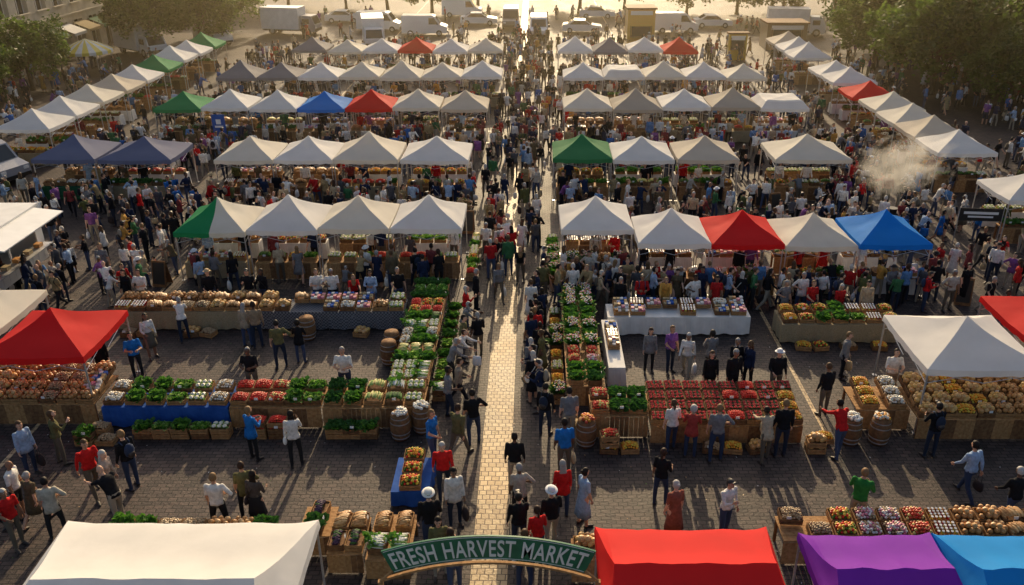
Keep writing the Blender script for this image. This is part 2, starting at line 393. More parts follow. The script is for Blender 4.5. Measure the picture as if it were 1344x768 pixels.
sp(ST, hair='short', carry='L', short=True, bulk=1.12); sp(ST, fem=True, hair='short', carry='R', bulk=1.12, longtop=True); sp(WK1, hair='short', carry='L', bulk=1.05)
sp(CON, fem=True, hair='long', bottom='skirt', shoulderbag=True); sp(CON, hair='short', hat='brim', bulk=1.1); sp(WK2, fem=True, hair='long', dress=True, short=True)
sp(ST, hair='bald', short=True, bottom='shorts', bulk=1.12); sp(RCH, fem=True, hair='short', bulk=1.1, carry='L', longtop=True); sp(FRT, hair='short', hat='cap', backpack=True); sp(CON, fem=True, hair='pony', carry='R')
sp(RCH, hair='bald', lean=.45, short=True, bulk=1.1); sp(ST, hair='short', backpack=True, bulk=1.03)
PEOPLE = [build_person('person_figure_%d' % i, s) for i, s in enumerate(specs)]
VARS = [i for i in range(len(specs)) if i != 16]

SH = [(.015, .015, .018)] * 5 + [(.02, .03, .07)] * 3 + [(.8, .78, .74)] * 5 + [(.55, .5, .42), (.2, .2, .21), (.09, .09, .1), (.6, .02, .02), (.45, .02, .02), (.02, .13, .42), (.12, .26, .5),
      (.1, .11, .04), (.36, .27, .14), (.24, .05, .05), (.13, .1, .06), (.55, .43, .28), (.05, .17, .07), (.65, .35, .08), (.24, .09, .28), (.35, .47, .65)]
taken = {}
def free(x, y, d):
    cx, cy = int(x // 1), int(y // 1)
    for i in (-1, 0, 1):
        for j in (-1, 0, 1):
            for (a, b) in taken.get((cx + i, cy + j), ()):
                if (a - x) ** 2 + (b - y) ** 2 < d * d: return False
    return True
blocks = []
def blocked(x, y, mg=.22):
    for (a, b, c, d) in blocks:
        if a - mg < x < b + mg and c - mg < y < d + mg: return True
    return False
crowd = empty('market_crowd')
def person(x, y, head=None, var=None, col=None, name='shopper', size=None, parent=None):
    if var is None: var = R.choice(VARS)
    if head is None: head = R.uniform(0, 360)
    if col is None: col = R.choice(SH)
    if size is None: size = (R.uniform(1.01, 1.08) if y < 24 else R.uniform(.96, 1.05)) * (.97 if specs[var].get('fem') else 1.0)
    taken.setdefault((int(x // 1), int(y // 1)), []).append((x, y))
    z = .004 if (-1.6 < x < -.5 or abs(x - 8.83) < .2) else 0
    return obj(name, PEOPLE[var], (x, y, z), math.radians(head), size, col, parent)
def fill(x0, x1, y0, y1, n, d=.5, heads=None):
    k = 0; tr = 0; last = None
    while k < n and tr < n * 12:
        tr += 1
        if last and R.random() < .5:   # companions stand in small groups
            w = R.uniform(0, 6.28); x = last[0] + math.cos(w) * .62; y = last[1] + math.sin(w) * .62
            if not (x0 < x < x1 and y0 < y < y1): last = None; continue
        else: x = R.uniform(x0, x1); y = R.uniform(y0, y1)
        if blocked(x, y) or not free(x, y, d): last = None; continue
        h = None
        if heads: h = R.choice(heads) + R.uniform(-35, 35)
        last = (x, y)
        person(x, y, h, size=R.uniform(.9, 1.04) if R.random() > .05 else R.uniform(.6, .75), parent=crowd if y > 36 else None, name='shopper' if y <= 36 else 'crowd_member'); k += 1

# ------------------------------------------------------------------ canopies
def canopy_mesh(name, w, d, eave, peak, seed, two=None, ridge=0.0, legs=True, flat=False):
    mb = MB(); rr = random.Random(seed); off = Vector((rr.uniform(0, 50), rr.uniform(0, 50), 0))
    h = 9; n = 2 * h
    vl = [-1 + j / h for j in range(n + 1)]
    if ridge > 0: ul = [-(ridge + (1 - ridge) * k / h) for k in range(h, -1, -1)] + [-ridge + 2 * ridge * q / 14 for q in range(1, 14)] + [ridge + (1 - ridge) * k / h for k in range(h + 1)]
    else: ul = list(vl)
    NU = len(ul); vs = []
    for v in vl:
        for u in ul:
            uu = max(0, (abs(u) - ridge) / (1 - ridge)) if ridge > 0 else abs(u)
            m_ = max(uu, abs(v)); f = 1 - m_
            if flat: f = min(1, f * 4)
            z = f - .10 * math.sin(pi * f) + .03 * math.sin(pi * f * 2)
            low = min(uu, abs(v)) / max(m_, .001)
            z = eave + (peak - eave) * z - .05 * (1 - low) * math.sin(pi * m_) - .05 * (1 - low * low) * (m_ ** 6)
            z += .02 * noise.noise(Vector((u * 2.2, v * 2.2, 0)) + off) + .009 * noise.noise(Vector((u * 7, v * 7, 3)) + off)
            if ridge > 0: z += .018 * math.sin(u * 11 + v * 2) * (1 - m_ * .5) - .04 * (1 - abs(u)) * m_ + .03 * noise.noise(Vector((u * 5, v * 1.5, 7)) + off) - .04 * abs(math.sin((u + v * .35) * 4.5)) * m_ * .6
            vs.append(Vector((u * w / 2, v * d / 2, z)))
    k1 = 'canopy'
    for j in range(n):
        for i in range(NU - 1):
            uc = (ul[i] + ul[i + 1]) / 2; vc = (vl[j] + vl[j + 1]) / 2
            kk = 'canopy_white' if (two and uc > 0) else k1
            a = j * NU + i; P4 = [vs[a], vs[a + 1], vs[a + NU + 1], vs[a + NU]]
            mb.add(P4, [(0, 1, 2), (0, 2, 3)] if uc * vc > 0 else [(0, 1, 3), (1, 2, 3)], kk)
    m = NU - 1
    edge = [(i, 0) for i in range(m)] + [(m, j) for j in range(n)] + [(m - i, n) for i in range(m)] + [(0, n - j) for j in range(n)]
    E = len(edge)
    for q in range(E):
        i, j = edge[q]; i2, j2 = edge[(q + 1) % E]
        a = vs[j * NU + i]; b = vs[j2 * NU + i2]
        def dn(p, q_): return Vector((p.x * 1.006, p.y * 1.006, p.z - .2 - .02 * math.sin(q_ * 1.9)))
        kk = 'canopy_white' if (two and a.x + b.x > 0) else k1
        mb.add([a, b, dn(b, (q + 1) % E), dn(a, q)], [(0, 1, 2, 3)], kk)
    if legs:
        L = [(sx * (w / 2 - .05), sy * (d / 2 - .05)) for sx in (-1, 1) for sy in (-1, 1)]
        for x, y in L:
            mb.box((x, y, eave / 2 - .05 + .0), (.04, .04, eave - .12), 'metal'); mb.box((x, y, .01), (.11, .11, .02), 'metal')
            mb.tube([(x, y, eave - .12), (0 if not ridge else x * ridge, 0, peak - .2)], [.015, .015], 5, 'metal')
        for s in (-1, 1):
            for (a, b) in (((-1, s), (0, s)), ((0, s), (1, s))):
                mb.tube([(a[0] * (w / 2 - .05), s * (d / 2 - .05), eave - .5), (b[0] * (w / 2 - .05), s * (d / 2 - .05), eave - .14)], [.012] * 2, 4, 'metal')
                mb.tube([(a[0] * (w / 2 - .05), s * (d / 2 - .05), eave - .14), (b[0] * (w / 2 - .05), s * (d / 2 - .05), eave - .5)], [.012] * 2, 4, 'metal')
                mb.tube([(s * (w / 2 - .05), a[0] * (d / 2 - .05), eave - .5), (s * (w / 2 - .05), b[0] * (d / 2 - .05), eave - .14)], [.012] * 2, 4, 'metal')
    me = mb.mesh(name)
    bm = bmesh.new(); bm.from_mesh(me); bmesh.ops.remove_doubles(bm, verts=bm.verts, dist=.0005)
    for f in bm.faces:
        f.smooth = me.materials[f.material_index].name.startswith('canopy')
    for e in bm.edges:
        if len(e.link_faces) == 2 and e.calc_face_angle(0) > .3: e.smooth = False
    bm.to_mesh(me); bm.free()
    return me
CAN = [canopy_mesh('canopy_a%d' % i, 3.0, 3.0, 2.22 + .03 * (i % 3), 3.1 + .06 * (i % 4), i) for i in range(6)]
CAN2 = [canopy_mesh('canopy_two_tone', 3.0, 3.0, 2.22, 3.25, 20, two=True)]
CANF = canopy_mesh('canopy_flat', 3.2, 3.0, 2.3, 2.75, 31, flat=True)
W = (.92, .91, .89); CR = (.9, .85, .74); BG = (.6, .54, .45); GY = (.32, .31, .33); RD = (.8, .03, .03); BL = (.02, .27, .82); GN = (.03, .32, .12); NV = (.2, .22, .34); TN = (.76, .68, .56)
def tent(x0, x1, yf, col, d=3.0, kind=None):
    cx = (x0 + x1) / 2; w = x1 - x0
    me = CAN2[0] if kind == 'two' else (CANF if kind == 'flat' else R.choice(CAN))
    base = 3.2 if kind == 'flat' else 3.0
    j = R.uniform(.95, 1.0); col = tuple(c * j for c in col)
    obj('market_tent', me, (cx, yf + d / 2 + R.uniform(-.08, .08), 0), R.uniform(-.012, .012), (w / base * .985, d / 3.0, R.uniform(.97, 1.03)), col)

# ------------------------------------------------------------------ produce
def leafclump(mb, c, n, size, k, spread=.1, up_=.6, rr=R):
    for _ in range(n):
        w = rr.uniform(0, 2 * pi); tl = rr.uniform(.1, 1.2)
        d = Vector((math.cos(w) * math.sin(tl), math.sin(w) * math.sin(tl), math.cos(tl) * up_ + .1)).normalized()
        sd = Vector((-math.sin(w), math.cos(w), rr.uniform(-.4, .4))).normalized()
        b = Vector(c) + Vector((rr.uniform(-1, 1), rr.uniform(-1, 1), 0)) * spread; L = size * rr.uniform(.6, 1.2); wd = L * rr.uniform(.25, .45)
        m1 = b + d * L * .55; tip = b + d * L + Vector((0, 0, -L * .25))
        mb.add([b, m1 - sd * wd, tip, m1 + sd * wd], [(0, 1, 2, 3)], k if not isinstance(k, (list, tuple)) else rr.choice(k))
def crate(mb, w=.52, d=.38, h=.2, k='wood'):
    mb.box((0, 0, .012), (w - .03, d - .03, .02), k)
    for z in (.055, .145):
        for s in (-1, 1):
            mb.box((0, s * d / 2, z), (w, .014, .072), k); mb.box((s * w / 2, 0, z), (.014, d - .02, .072), k)
    for sx in (-1, 1):
        for sy in (-1, 1): mb.box((sx * (w / 2 - .022), sy * (d / 2 - .022), .1), (.026, .026, .19), k)
    mb.box((0, 0, .1), (w - .04, d - .04, .1), 'wood2')
def heap(x, y): return .15 + .11 * (1 - (x / .27) ** 2) * (1 - (y / .2) ** 2)
def produce(kind, seed=0):
    mb = MB(); rr = random.Random(sum(map(ord, kind)) + seed)
    crate(mb, k='wood' if seed % 2 == 0 else 'wood2')
    def balls(keys, r, jit=.25):
        nx = int(.46 / (r * 1.8)); ny = int(.33 / (r * 1.8))
        for lay in range(2):
            for i in range(nx):
                for j in range(ny):
                    x = -.23 + r + (i + .5 * (lay % 2)) * (.46 - 2 * r) / max(1, nx - 1) * .97; y = -.165 + r + (j + .5 * (lay % 2)) * (.33 - 2 * r) / max(1, ny - 1) * .97
                    if abs(x) > .24 or abs(y) > .18: continue
                    x += rr.uniform(-r, r) * jit; y += rr.uniform(-r, r) * jit
                    z = heap(x, y) + lay * r * .9 * (1 - abs(x) * 2.5)
                    q = r * rr.uniform(.85, 1.12)
                    mb.ell((x, y, z), (q, q, q * rr.uniform(.85, 1)), rr.choice(keys), 1 if r < .05 else 2, Matrix.Rotation(rr.uniform(0, 3), 3, 'Z'))
    def longs(keys, r, L, ang=0):
        for i in range(16):
            for lay in range(2):
                x = -.22 + .44 * i / 15
                M3 = Matrix.Rotation(ang + rr.uniform(-.2, .2), 3, 'Z')
                mb.ell((x, rr.uniform(-.04, .04), heap(x, 0) + lay * .03), (r, L, r), rr.choice(keys), 2 if L > .1 else 1, M3)
    if kind == 'tomato': balls(['tomato'] * 5 + ['apple'], .036)
    elif kind == 'apple': balls(['apple', 'tomato', 'apple', 'corn'], .04)
    elif kind == 'berry':
        for i in range(4):
            for j in range(3):
                x = -.19 + i * .127; y = -.125 + j * .125
                mb.box((x, y, .19), (.112, .112, .06), rr.choice(['cloth_green', 'wood2', 'cloth_green']))
                for q in range(9): mb.ell((x + rr.uniform(-.04, .04), y + rr.uniform(-.04, .04), .225), (.024,) * 3, rr.choice(['berry', 'berry', 'tomato', 'berry']), 1)
    elif kind == 'caul':
        for i in range(3):
            for j in range(2):
                x = -.16 + i * .16; y = -.08 + j * .16
                leafclump(mb, (x, y, .17), 12, .15, 'lettuce', .04, .5, rr)
                for q in range(8):
                    w = q * pi / 4; rd = .035 if q else 0
                    mb.ell((x + math.cos(w) * rd, y + math.sin(w) * rd, .24 + (.025 if q == 0 else 0)), (.04, .04, .035), 'caul', 1)
    elif kind == 'mushroom': balls(['caul', 'caul', 'flower', 'potato'], .042)
    elif kind == 'onion': balls(['flower', 'potato', 'pink'], .04)
    elif kind == 'lettuce':
        for i in range(3):
            for j in range(2): leafclump(mb, (-.16 + i * .16, -.08 + j * .16, .15), 34, .17, ['lettuce', 'leaf', 'leaf'], .05, .8, rr)
    elif kind == 'greens': leafclump(mb, (0, 0, .15), 150, .24, ['leaf', 'leaf2', 'leaf'], .19, .9, rr)
    elif kind == 'kale': leafclump(mb, (0, 0, .15), 170, .2, ['leaf2'], .21, .9, rr)
    elif kind == 'corn': longs(['corn', 'lettuce', 'corn'], .025, .13)
    elif kind == 'leek': longs(['flower', 'lettuce'], .018, .16); leafclump(mb, (0, .14, .22), 40, .2, 'leaf', .16, .4, rr)
    elif kind == 'cucumber': longs(['leaf2', 'leaf'], .024, .13)
    elif kind == 'eggplant': longs(['egg', 'egg', 'leaf2'], .035, .09)
    elif kind == 'bread': longs(['bread', 'crust', 'bread'], .045, .14, .3)
    elif kind == 'loaf': balls(['bread', 'crust'], .075, .1)
    elif kind == 'gourd': balls(['gourd', 'crust', 'gourd', 'bread'], .085, .1)
    elif kind == 'orange': balls(['orange', 'orange', 'yellow'], .04)
    elif kind == 'potato': balls(['potato'], .035, .5)
    elif kind == 'pepper': balls(['tomato', 'yellow', 'leaf', 'orange'], .042)
    elif kind == 'flowers':
        leafclump(mb, (0, 0, .15), 110, .3, ['leaf', 'leaf2'], .17, 1.1, rr)
        for _ in range(60):
            x = rr.uniform(-.25, .25); y = rr.uniform(-.2, .2)
            mb.ell((x, y, .34 + rr.uniform(-.05, .1)), (.03, .03, .02), rr.choice(['flower', 'flower', 'flower', 'pink', 'yellow']), 1)
    elif kind == 'jars':
        for i in range(5):
            for j in range(4):
                x = -.2 + i * .1; y = -.13 + j * .088
                mb.tube([(x, y, .1), (x, y, .22), (x, y, .235)], [.034, .034, .026], 10, rr.choice(['jar', 'jar', 'berry', 'yellow'])); mb.tube([(x, y, .236), (x, y, .256)], [.032, .032], 10, rr.choice(['white', 'metal']))
    elif kind == 'boxes':
        for i in range(4):
            for j in range(3):
                h = rr.choice([.06, .1, .1, .16]); mb.box((-.19 + i * .127, -.125 + j * .125, .16 + h / 2), (.11, .1, h), rr.choice(['cloth_white', 'white', 'cloth_burlap', 'pink', 'cloth_blue', 'jar']), Matrix.Rotation(rr.uniform(-.15, .15), 3, 'Z'))
    if seed % 2 == 1:
        mb.box((rr.uniform(-.1, .1), -.2, .27), (.11, .006, .075), 'white', Matrix.Rotation(-.25, 3, 'X')); mb.box((0, -.2, .2), (.008, .006, .1), 'wood')
    return mb.mesh('produce_' + kind + str(seed))
KN = {'tomato': 'tomato_crate', 'apple': 'apple_crate', 'berry': 'strawberry_punnet_tray', 'caul': 'cauliflower_crate', 'mushroom': 'mushroom_crate', 'onion': 'onion_crate', 'lettuce': 'lettuce_crate',
      'greens': 'leafy_greens_crate', 'kale': 'kale_crate', 'corn': 'corn_crate', 'leek': 'leek_crate', 'cucumber': 'cucumber_crate', 'eggplant': 'eggplant_crate', 'bread': 'baguette_crate', 'loaf': 'bread_loaf_crate',
      'gourd': 'gourd_crate', 'orange': 'orange_crate', 'potato': 'potato_crate', 'pepper': 'pepper_crate', 'flowers': 'flower_crate', 'jars': 'jam_jar_crate', 'boxes': 'packaged_goods_crate'}
PRO = {k: [produce(k, s) for s in range(3)] for k in KN}
def put(kind, x, y, z, rz=0, rx=0, sc=1.0):
    obj(KN[kind], R.choice(PRO[kind]), (x, y, z), rz, sc, None, None, rx)

def table(x0, x1, y0, y1, h, cloth, name='market_table'):
    blocks.append((x0, x1, y0, y1))
    mb = MB(); cx, cy = (x0 + x1) / 2, (y0 + y1) / 2; w, d = x1 - x0, y1 - y0
    if cloth.startswith('cloth'):
        pts = []
        def seg(a, b):
            n = max(2, int((Vector(b) - Vector(a)).length / .09))
            for i in range(n): pts.append(Vector(a).lerp(Vector(b), i / n))
        seg((-w / 2, -d / 2, h), (w / 2, -d / 2, h)); seg((w / 2, -d / 2, h), (w / 2, d / 2, h)); seg((w / 2, d / 2, h), (-w / 2, d / 2, h)); seg((-w / 2, d / 2, h), (-w / 2, -d / 2, h))
        n = len(pts); low = []
        for i, p in enumerate(pts):
            o = Vector((p.x / (w / 2) if abs(p.x) > w / 2 - .01 else 0, p.y / (d / 2) if abs(p.y) > d / 2 - .01 else 0, 0))
            low.append(Vector((p.x, p.y, .06 + .02 * math.sin(i * .7))) + o * (.02 + .028 * math.sin(i * 1.3) + .015 * math.sin(i * .37)))
        mb.add(pts + low, [tuple(range(n))] + [(i, n + i, n + (i + 1) % n, (i + 1) % n) for i in range(n)], cloth)
    else:
        n = max(2, int(d / .16))
        for i in range(n): mb.box((0, -d / 2 + (i + .5) * d / n, h - .02), (w, d / n - .008, .035), 'wood')
        nl = max(2, int(w / 1.5) + 1)
        for i in range(nl):
            for s in (-1, 1): mb.box((-w / 2 + .06 + i * (w - .12) / (nl - 1), s * (d / 2 - .06), (h - .04) / 2), (.07, .07, h - .04), 'wood2')
        if cloth == 'panel':
            nb = max(2, int(w / .14))
            for i in range(nb): mb.box((-w / 2 + (i + .5) * w / nb, -d / 2 - .012, h / 2 - .01), (w / nb - .008, .02, h - .06), 'wood' if (i // 4) % 2 == 0 else 'wood2')
    obj(name, mb.mesh(name), (cx, cy, 0))
def fill_table(x0, x1, y0, y1, h, kinds, face='y', tilt=.16, gap=0.0):
    if face == 'y':
        nx = max(1, int((x1 - x0) / .55)); ny = max(1, int((y1 - y0) / .41))
        for i in range(nx):
            for j in range(ny):
                if R.random() < gap: continue
                k = kinds[int(i / nx * len(kinds))] if len(kinds) > 1 else kinds[0]
                if isinstance(k, (tuple, list)): k = R.choice(k)
                put(k, x0 + (i + .5) * (x1 - x0) / nx, y0 + (j + .5) * (y1 - y0) / ny, h + .02 + j * .07, R.uniform(-.06, .06), tilt, R.uniform(.97, 1.05))
    else:
        nx = max(1, int((x1 - x0) / .41)); ny = max(1, int((y1 - y0) / .55))
        for i in range(nx):
            for j in range(ny):
                if R.random() < gap: continue
                k = kinds[int(j / ny * len(kinds))]
                if isinstance(k, (tuple, list)): k = R.choice(k)
                put(k, x0 + (i + .5) * (x1 - x0) / nx, y0 + (j + .5) * (y1 - y0) / ny, h + .01, pi / 2 + R.uniform(-.08, .08), 0, R.uniform(.97, 1.05))

def barrel_mesh():
    mb = MB(); n = 20
    prof = [(0, .24), (.12, .275), (.3, .3), (.42, .305), (.55, .3), (.72, .275), (.85, .24)]
    mb.tube([(0, 0, z) for z, _ in prof], [r for _, r in prof], n, 'wood2')
    for z, r in ((.1, .275), (.25, .298), (.6, .298), (.76, .27)): mb.tube([(0, 0, z - .02), (0, 0, z + .02)], [r, r], n, 'metal', False)
    return mb
def barrel(x, y, top=None, s=1.0):
    mb = barrel_mesh()
    if top:
        for _ in range(34):
            a = R.uniform(0, 2 * pi); q = .22 * math.sqrt(R.random()); mb.ell((math.cos(a) * q, math.sin(a) * q, .9 + .1 * (1 - q / .24)), (.055,) * 3, R.choice(top), 1)
    blocks.append((x - .3, x + .3, y - .3, y + .3))
    obj('wooden_barrel', mb.mesh('barrel', True), (x, y, 0), R.uniform(0, 3), s)

# ---- front left long stall
table(-13.0, -9.2, 21.7, 22.9, .72, 'cloth_blue'); table(-9.15, -6.4, 21.7, 22.9, .72, 'panel'); table(-6.35, -3.3, 21.7, 22.9, .72, 'panel')
fill_table(-13.0, -9.2, 21.7, 22.9, .72, ['mushroom', ('greens', 'lettuce'), 'greens', 'lettuce', ('caul', 'onion'), 'mushroom', ('bread', 'corn')])
fill_table(-9.15, -6.4, 21.7, 22.9, .72, ['tomato', 'tomato', ('apple', 'tomato'), 'greens', 'lettuce'])
fill_table(-6.35, -3.3, 21.7, 22.9, .72, ['kale', ('greens', 'kale'), 'corn', ('leek', 'cucumber'), 'caul'])
for x, k in ((-12.9, 'potato'), (-11.6, 'greens'), (-11.05, 'lettuce'), (-10.5, 'greens'), (-9.9, 'lettuce'), (-9.3, 'caul'), (-8.2, 'tomato'), (-7.6, 'tomato'), (-5.9, 'kale'), (-5.4, 'kale'), (-4.9, 'greens')):
    put('potato', x, 21.25, 0); put(k, x, 21.22, .2); blocks.append((x - .3, x + .3, 21, 21.5))
    if k in ('tomato',): put(k, x, 21.25, .4)
barrel(-3.95, 21.2, ['flower', 'caul'])
barrel(-3.35, 21.55, ['flower', 'caul'])
# ---- left aisle line
table(-4.55, -3.3, 23.0, 30.6, .72, 'panel')
fill_table(-4.55, -3.3, 23.0, 30.6, .72, [('caul', 'leek'), ('lettuce', 'greens'), ('lettuce', 'corn'), ('mushroom', 'greens'), ('caul', 'leek'), ('greens', 'cucumber'), ('tomato', 'pepper'), 'kale', ('greens', 'lettuce'), 'kale'], 'x')
for i in range(9):
    put(R.choice(['leek', 'caul', 'greens', 'lettuce', 'kale']), -3.02, 23.4 + i * .72, .22, pi / 2); put('potato', -3.02, 23.4 + i * .72, 0, pi / 2)
blocks.append((-3.3, -2.85, 23, 30))
# ---- back left long table
table(-15.4, -10.2, 28.0, 29.1, .75, 'cloth_burlap'); table(-10.15, -4.75, 28.0, 29.1, .75, 'cloth_plaid')
fill_table(-15.4, -10.2, 28.0, 29.1, .75, [('loaf', 'jars'), ('bread', 'loaf'), ('loaf', 'potato'), ('gourd', 'bread'), ('loaf', 'bread')])
fill_table(-10.15, -4.75, 28.0, 29.1, .75, [('bread', 'gourd'), ('boxes', 'bread'), ('boxes', 'mushroom'), ('loaf', 'boxes'), ('mushroom', 'caul')], gap=.1)
for x in (-14.8, -14.2, -12.5, -11.9, -8.6, -6.3): put(R.choice(['potato', 'gourd', 'loaf']), x, 27.6, 0, R.uniform(-.3, .3))
barrel(-8.2, 27.4); barrel(-4.95, 26.3); barrel(-4.95, 25.6)
# ---- right aisle line
table(1.05, 2.25, 22.9, 29.8, .72, 'panel')
fill_table(1.05, 2.25, 22.9, 29.8, .72, [('kale', 'greens'), ('apple', 'onion'), ('flowers', 'greens'), ('caul', 'flowers'), 'greens', 'flowers', ('flowers', 'kale')], 'x')
for i in range(8): put(R.choice(['flowers', 'greens', 'caul', 'orange']), .8, 23.2 + i * .8, .2, pi / 2); put('potato', .8, 23.2 + i * .8, 0, pi / 2)
blocks.append((.55, 1.05, 23, 29.5))
table(2.45, 3.0, 24.0, 27.4, .75, 'cloth_white'); fill_table(2.45, 3.0, 24.0, 27.4, .75, [('boxes', 'jars')], 'x', gap=.4)
# ---- front right
table(1.7, 3.4, 21.2, 22.4, .75, 'panel'); fill_table(1.7, 3.4, 21.2, 22.4, .75, ['apple', 'kale', 'kale'])
table(3.45, 7.9, 20.9, 22.7, .62, 'panel'); fill_table(3.45, 7.9, 20.9, 22.7, .62, ['berry', ('berry', 'onion'), 'berry', ('berry', 'tomato'), 'berry', ('berry', 'orange')], tilt=.12)
barrel(1.55, 20.85, ['apple', 'orange']); 
for i, (x, z) in enumerate(((2.2, 0), (2.2, .22), (2.2, .44), (2.8, 0), (5.2, 0), (5.8, 0), (6.5, 0), (8.2, 0), (8.2, .22))):
    put(R.choice(['orange', 'potato', 'gourd']) if z in (0, .22) else 'apple', x, 20.5, z, R.uniform(-.2, .2))
# ---- back right tables
table(2.7, 7.9, 27.6, 28.7, .75, 'cloth_white'); fill_table(2.9, 7.8, 27.7, 28.6, .75, [('boxes', 'jars'), 'boxes', ('jars', 'boxes'), ('boxes', 'mushroom')], gap=.3)
table(8.9, 13.1, 27.0, 28.2, .75, 'cloth_burlap'); fill_table(8.9, 13.1, 27.0, 28.2, .75, [('pepper', 'orange'), ('greens', 'pepper'), ('lettuce', 'jars'), ('potato', 'pepper')])
for x in (9.6, 10.2, 11.2, 12.3): put(R.choice(['potato', 'orange', 'pepper']), x, 26.6, 0, R.uniform(-.2, .2))
# ---- right tent stall
table(9.7, 11.3, 21.6, 22.9, .72, 'panel'); fill_table(9.7, 11.3, 21.6, 22.9, .72, ['orange', 'mushroom', 'mushroom'])
table(11.35, 15.3, 21.1, 22.9, .72, 'panel'); fill_table(11.35, 15.3, 21.1, 22.9, .72, ['gourd', ('gourd', 'orange'), ('gourd', 'loaf'), 'gourd'], tilt=.2)
barrel(9.35, 20.95, ['caul', 'flower']); barrel(10.2, 20.95, ['caul', 'orange']); put('orange', 8.6, 21.0, 0)
# ---- left red tent stall
table(-17.2, -13.3, 21.9, 23.6, .72, 'panel'); fill_table(-17.2, -13.3, 21.9, 23.6, .72, [('loaf', 'gourd'), 'loaf', ('potato', 'loaf'), ('loaf', 'boxes')], tilt=.2)
for x in (-13.2, -12.6): put('greens' if x < -13 else 'potato', x, 20.9, .0)
put('greens', -13.2, 20.9, .2)
# ---- bottom crates
table(-4.9, -4.05, 15.6, 16.9, .6, 'panel'); fill_table(-4.9, -4.05, 15.6, 16.9, .6, ['eggplant', 'bread'], 'x')
table(-5.75, -4.95, 16.2, 17.3, .6, 'panel'); fill_table(-5.75, -4.95, 16.2, 17.3, .6, ['kale', 'eggplant'], 'x')
table(-3.95, -2.9, 15.4, 17.0, .6, 'panel'); fill_table(-3.95, -2.9, 15.4, 17.0, .6, ['leek', 'bread', 'pepper'], 'x')
table(-3.75, -2.75, 18.0, 19.5, .5, 'cloth_blue'); fill_table(-3.75, -2.75, 18.0, 19.5, .5, ['pepper', 'apple'])
table(6.0, 12.6, 15.9, 16.8, .72, 'panel'); fill_table(6.0, 12.6, 15.9, 16.8, .72, ['potato', 'pepper', 'onion', 'apple', 'jars', 'loaf', 'bread', 'bread'], gap=.1)
table(.9, 5.2, 15.3, 16.0, .72, 'panel'); fill_table(.9, 5.2, 15.3, 16.0, .72, ['gourd', 'loaf', 'potato', 'greens'])
table(-10.2, -6.2, 15.5, 16.4, .72, 'panel'); fill_table(-10.2, -6.2, 15.5, 16.4, .72, ['greens', 'potato', 'loaf', 'kale'])

# ------------------------------------------------------------------ tent rows with stalls
VEG = ['greens', 'lettuce', 'kale', 'tomato', 'caul', 'corn', 'pepper', 'orange', 'cucumber']
DRY = ['boxes', 'jars', 'bread', 'loaf', 'boxes', 'mushroom', 'flowers']
def stall(x0, x1, yf, col, kind=None, goods=None, d=3.0):
    tent(x0, x1, yf, col, d, kind)
    g = goods or R.choice([VEG, DRY])
    cl = R.choice(['cloth_white', 'panel', 'panel', 'cloth_green', 'cloth_burlap']) if g is DRY else R.choice(['panel', 'panel', 'cloth_burlap'])
    table(x0 + .2, x1 - .2, yf + .1, yf + .85, .75, cl)
    ks = [R.choice(g) for _ in range(3)]
    fill_table(x0 + .2, x1 - .2, yf + .1, yf + .85, .75, ks)
    if yf < 60:
        table(x0 + .3, x1 - .3, yf + 2.2, yf + 2.8, .75, 'cloth_white' if R.random() < .4 else 'panel'); fill_table(x0 + .3, x1 - .3, yf + 2.2, yf + 2.7, .75, [R.choice(g)])
    for _ in range(2):
        x = R.uniform(x0 + .4, x1 - .4); y = yf + R.uniform(1.2, 1.8)
        if free(x, y, .45): person(x, y, R.uniform(-30, 30), name='stall_vendor', parent=crowd if yf > 36 else None)
xs = [-14.7, -11.75, -8.8, -5.85, -2.9]
for i, (c, kd) in enumerate(((GN, 'two'), (W, None), (CR, None), (W, None))): stall(xs[i], xs[i + 1], 32.5, c, kd, VEG if i > 0 else DRY)
stall(1.1, 4.1, 32.3, W, None, DRY)
for i, c in enumerate((W, RD, CR, BL)): stall(4.1 + i * 2.88, 6.98 + i * 2.88, 30.9, c, None, [DRY, DRY, VEG, DRY][i])
for i in range(9):
    put(R.choice(VEG), -2.6, 32.6 + i * .5, .2, pi / 2); put('potato', -2.6, 32.6 + i * .5, 0, pi / 2); put(R.choice(['caul', 'greens', 'flowers']), .85, 32.4 + i * .5, .2, pi / 2); put('potato', .85, 32.4 + i * .5, 0, pi / 2)
blocks += [(-2.9, -2.4, 32.4, 37), (.6, 1.1, 32.3, 37)]
for a, b_, c, k in ((-25.8, -22.5, NV, None), (-22.4, -18.6, NV, None), (-16.4, -13.35, CR, None), (-13.35, -10.3, W, None), (-10.3, -6.9, CR, None), (-6.85, -3.3, W, None),
                    (1.0, 4.1, (.08, .3, .12), None), (4.1, 7.3, W, None), (7.4, 10.6, TN, None), (12.4, 16.4, CR, None)):
    stall(a, b_, 42.4, c, k, VEG if -10.4 < a < 3 else None, 3.2)
cs = [GN, W, W, BL, RD, CR, TN]
for i, c in enumerate(cs): stall(-24.0 + i * 3.02, -21.0 + i * 3.02, 53.6, c, None)
for i, c in enumerate((CR, BG, W, BG, W)): stall(1.9 + i * 3.12, 5.0 + i * 3.12, 53.6, c, 'flat' if i == 4 else None)
for i, c in enumerate((GY, GY, W, CR, CR, CR, W)): stall(-23.3 + i * 3.0, -20.3 + i * 3.0, 63.3, c)
for i, c in enumerate((W, W, CR, W, CR)): stall(2.2 + i * 3.0, 5.2 + i * 3.0, 63.3, c, 'flat' if i == 1 else None)
for i, c in enumerate((GY, CR, W, RD, W, CR)): stall(-20.6 + i * 3.0, -17.6 + i * 3.0, 74.5, c)
for i, c in enumerate((W, GY, W, RD)): stall(2.1 + i * 3.0, 5.1 + i * 3.0, 74.5, c)
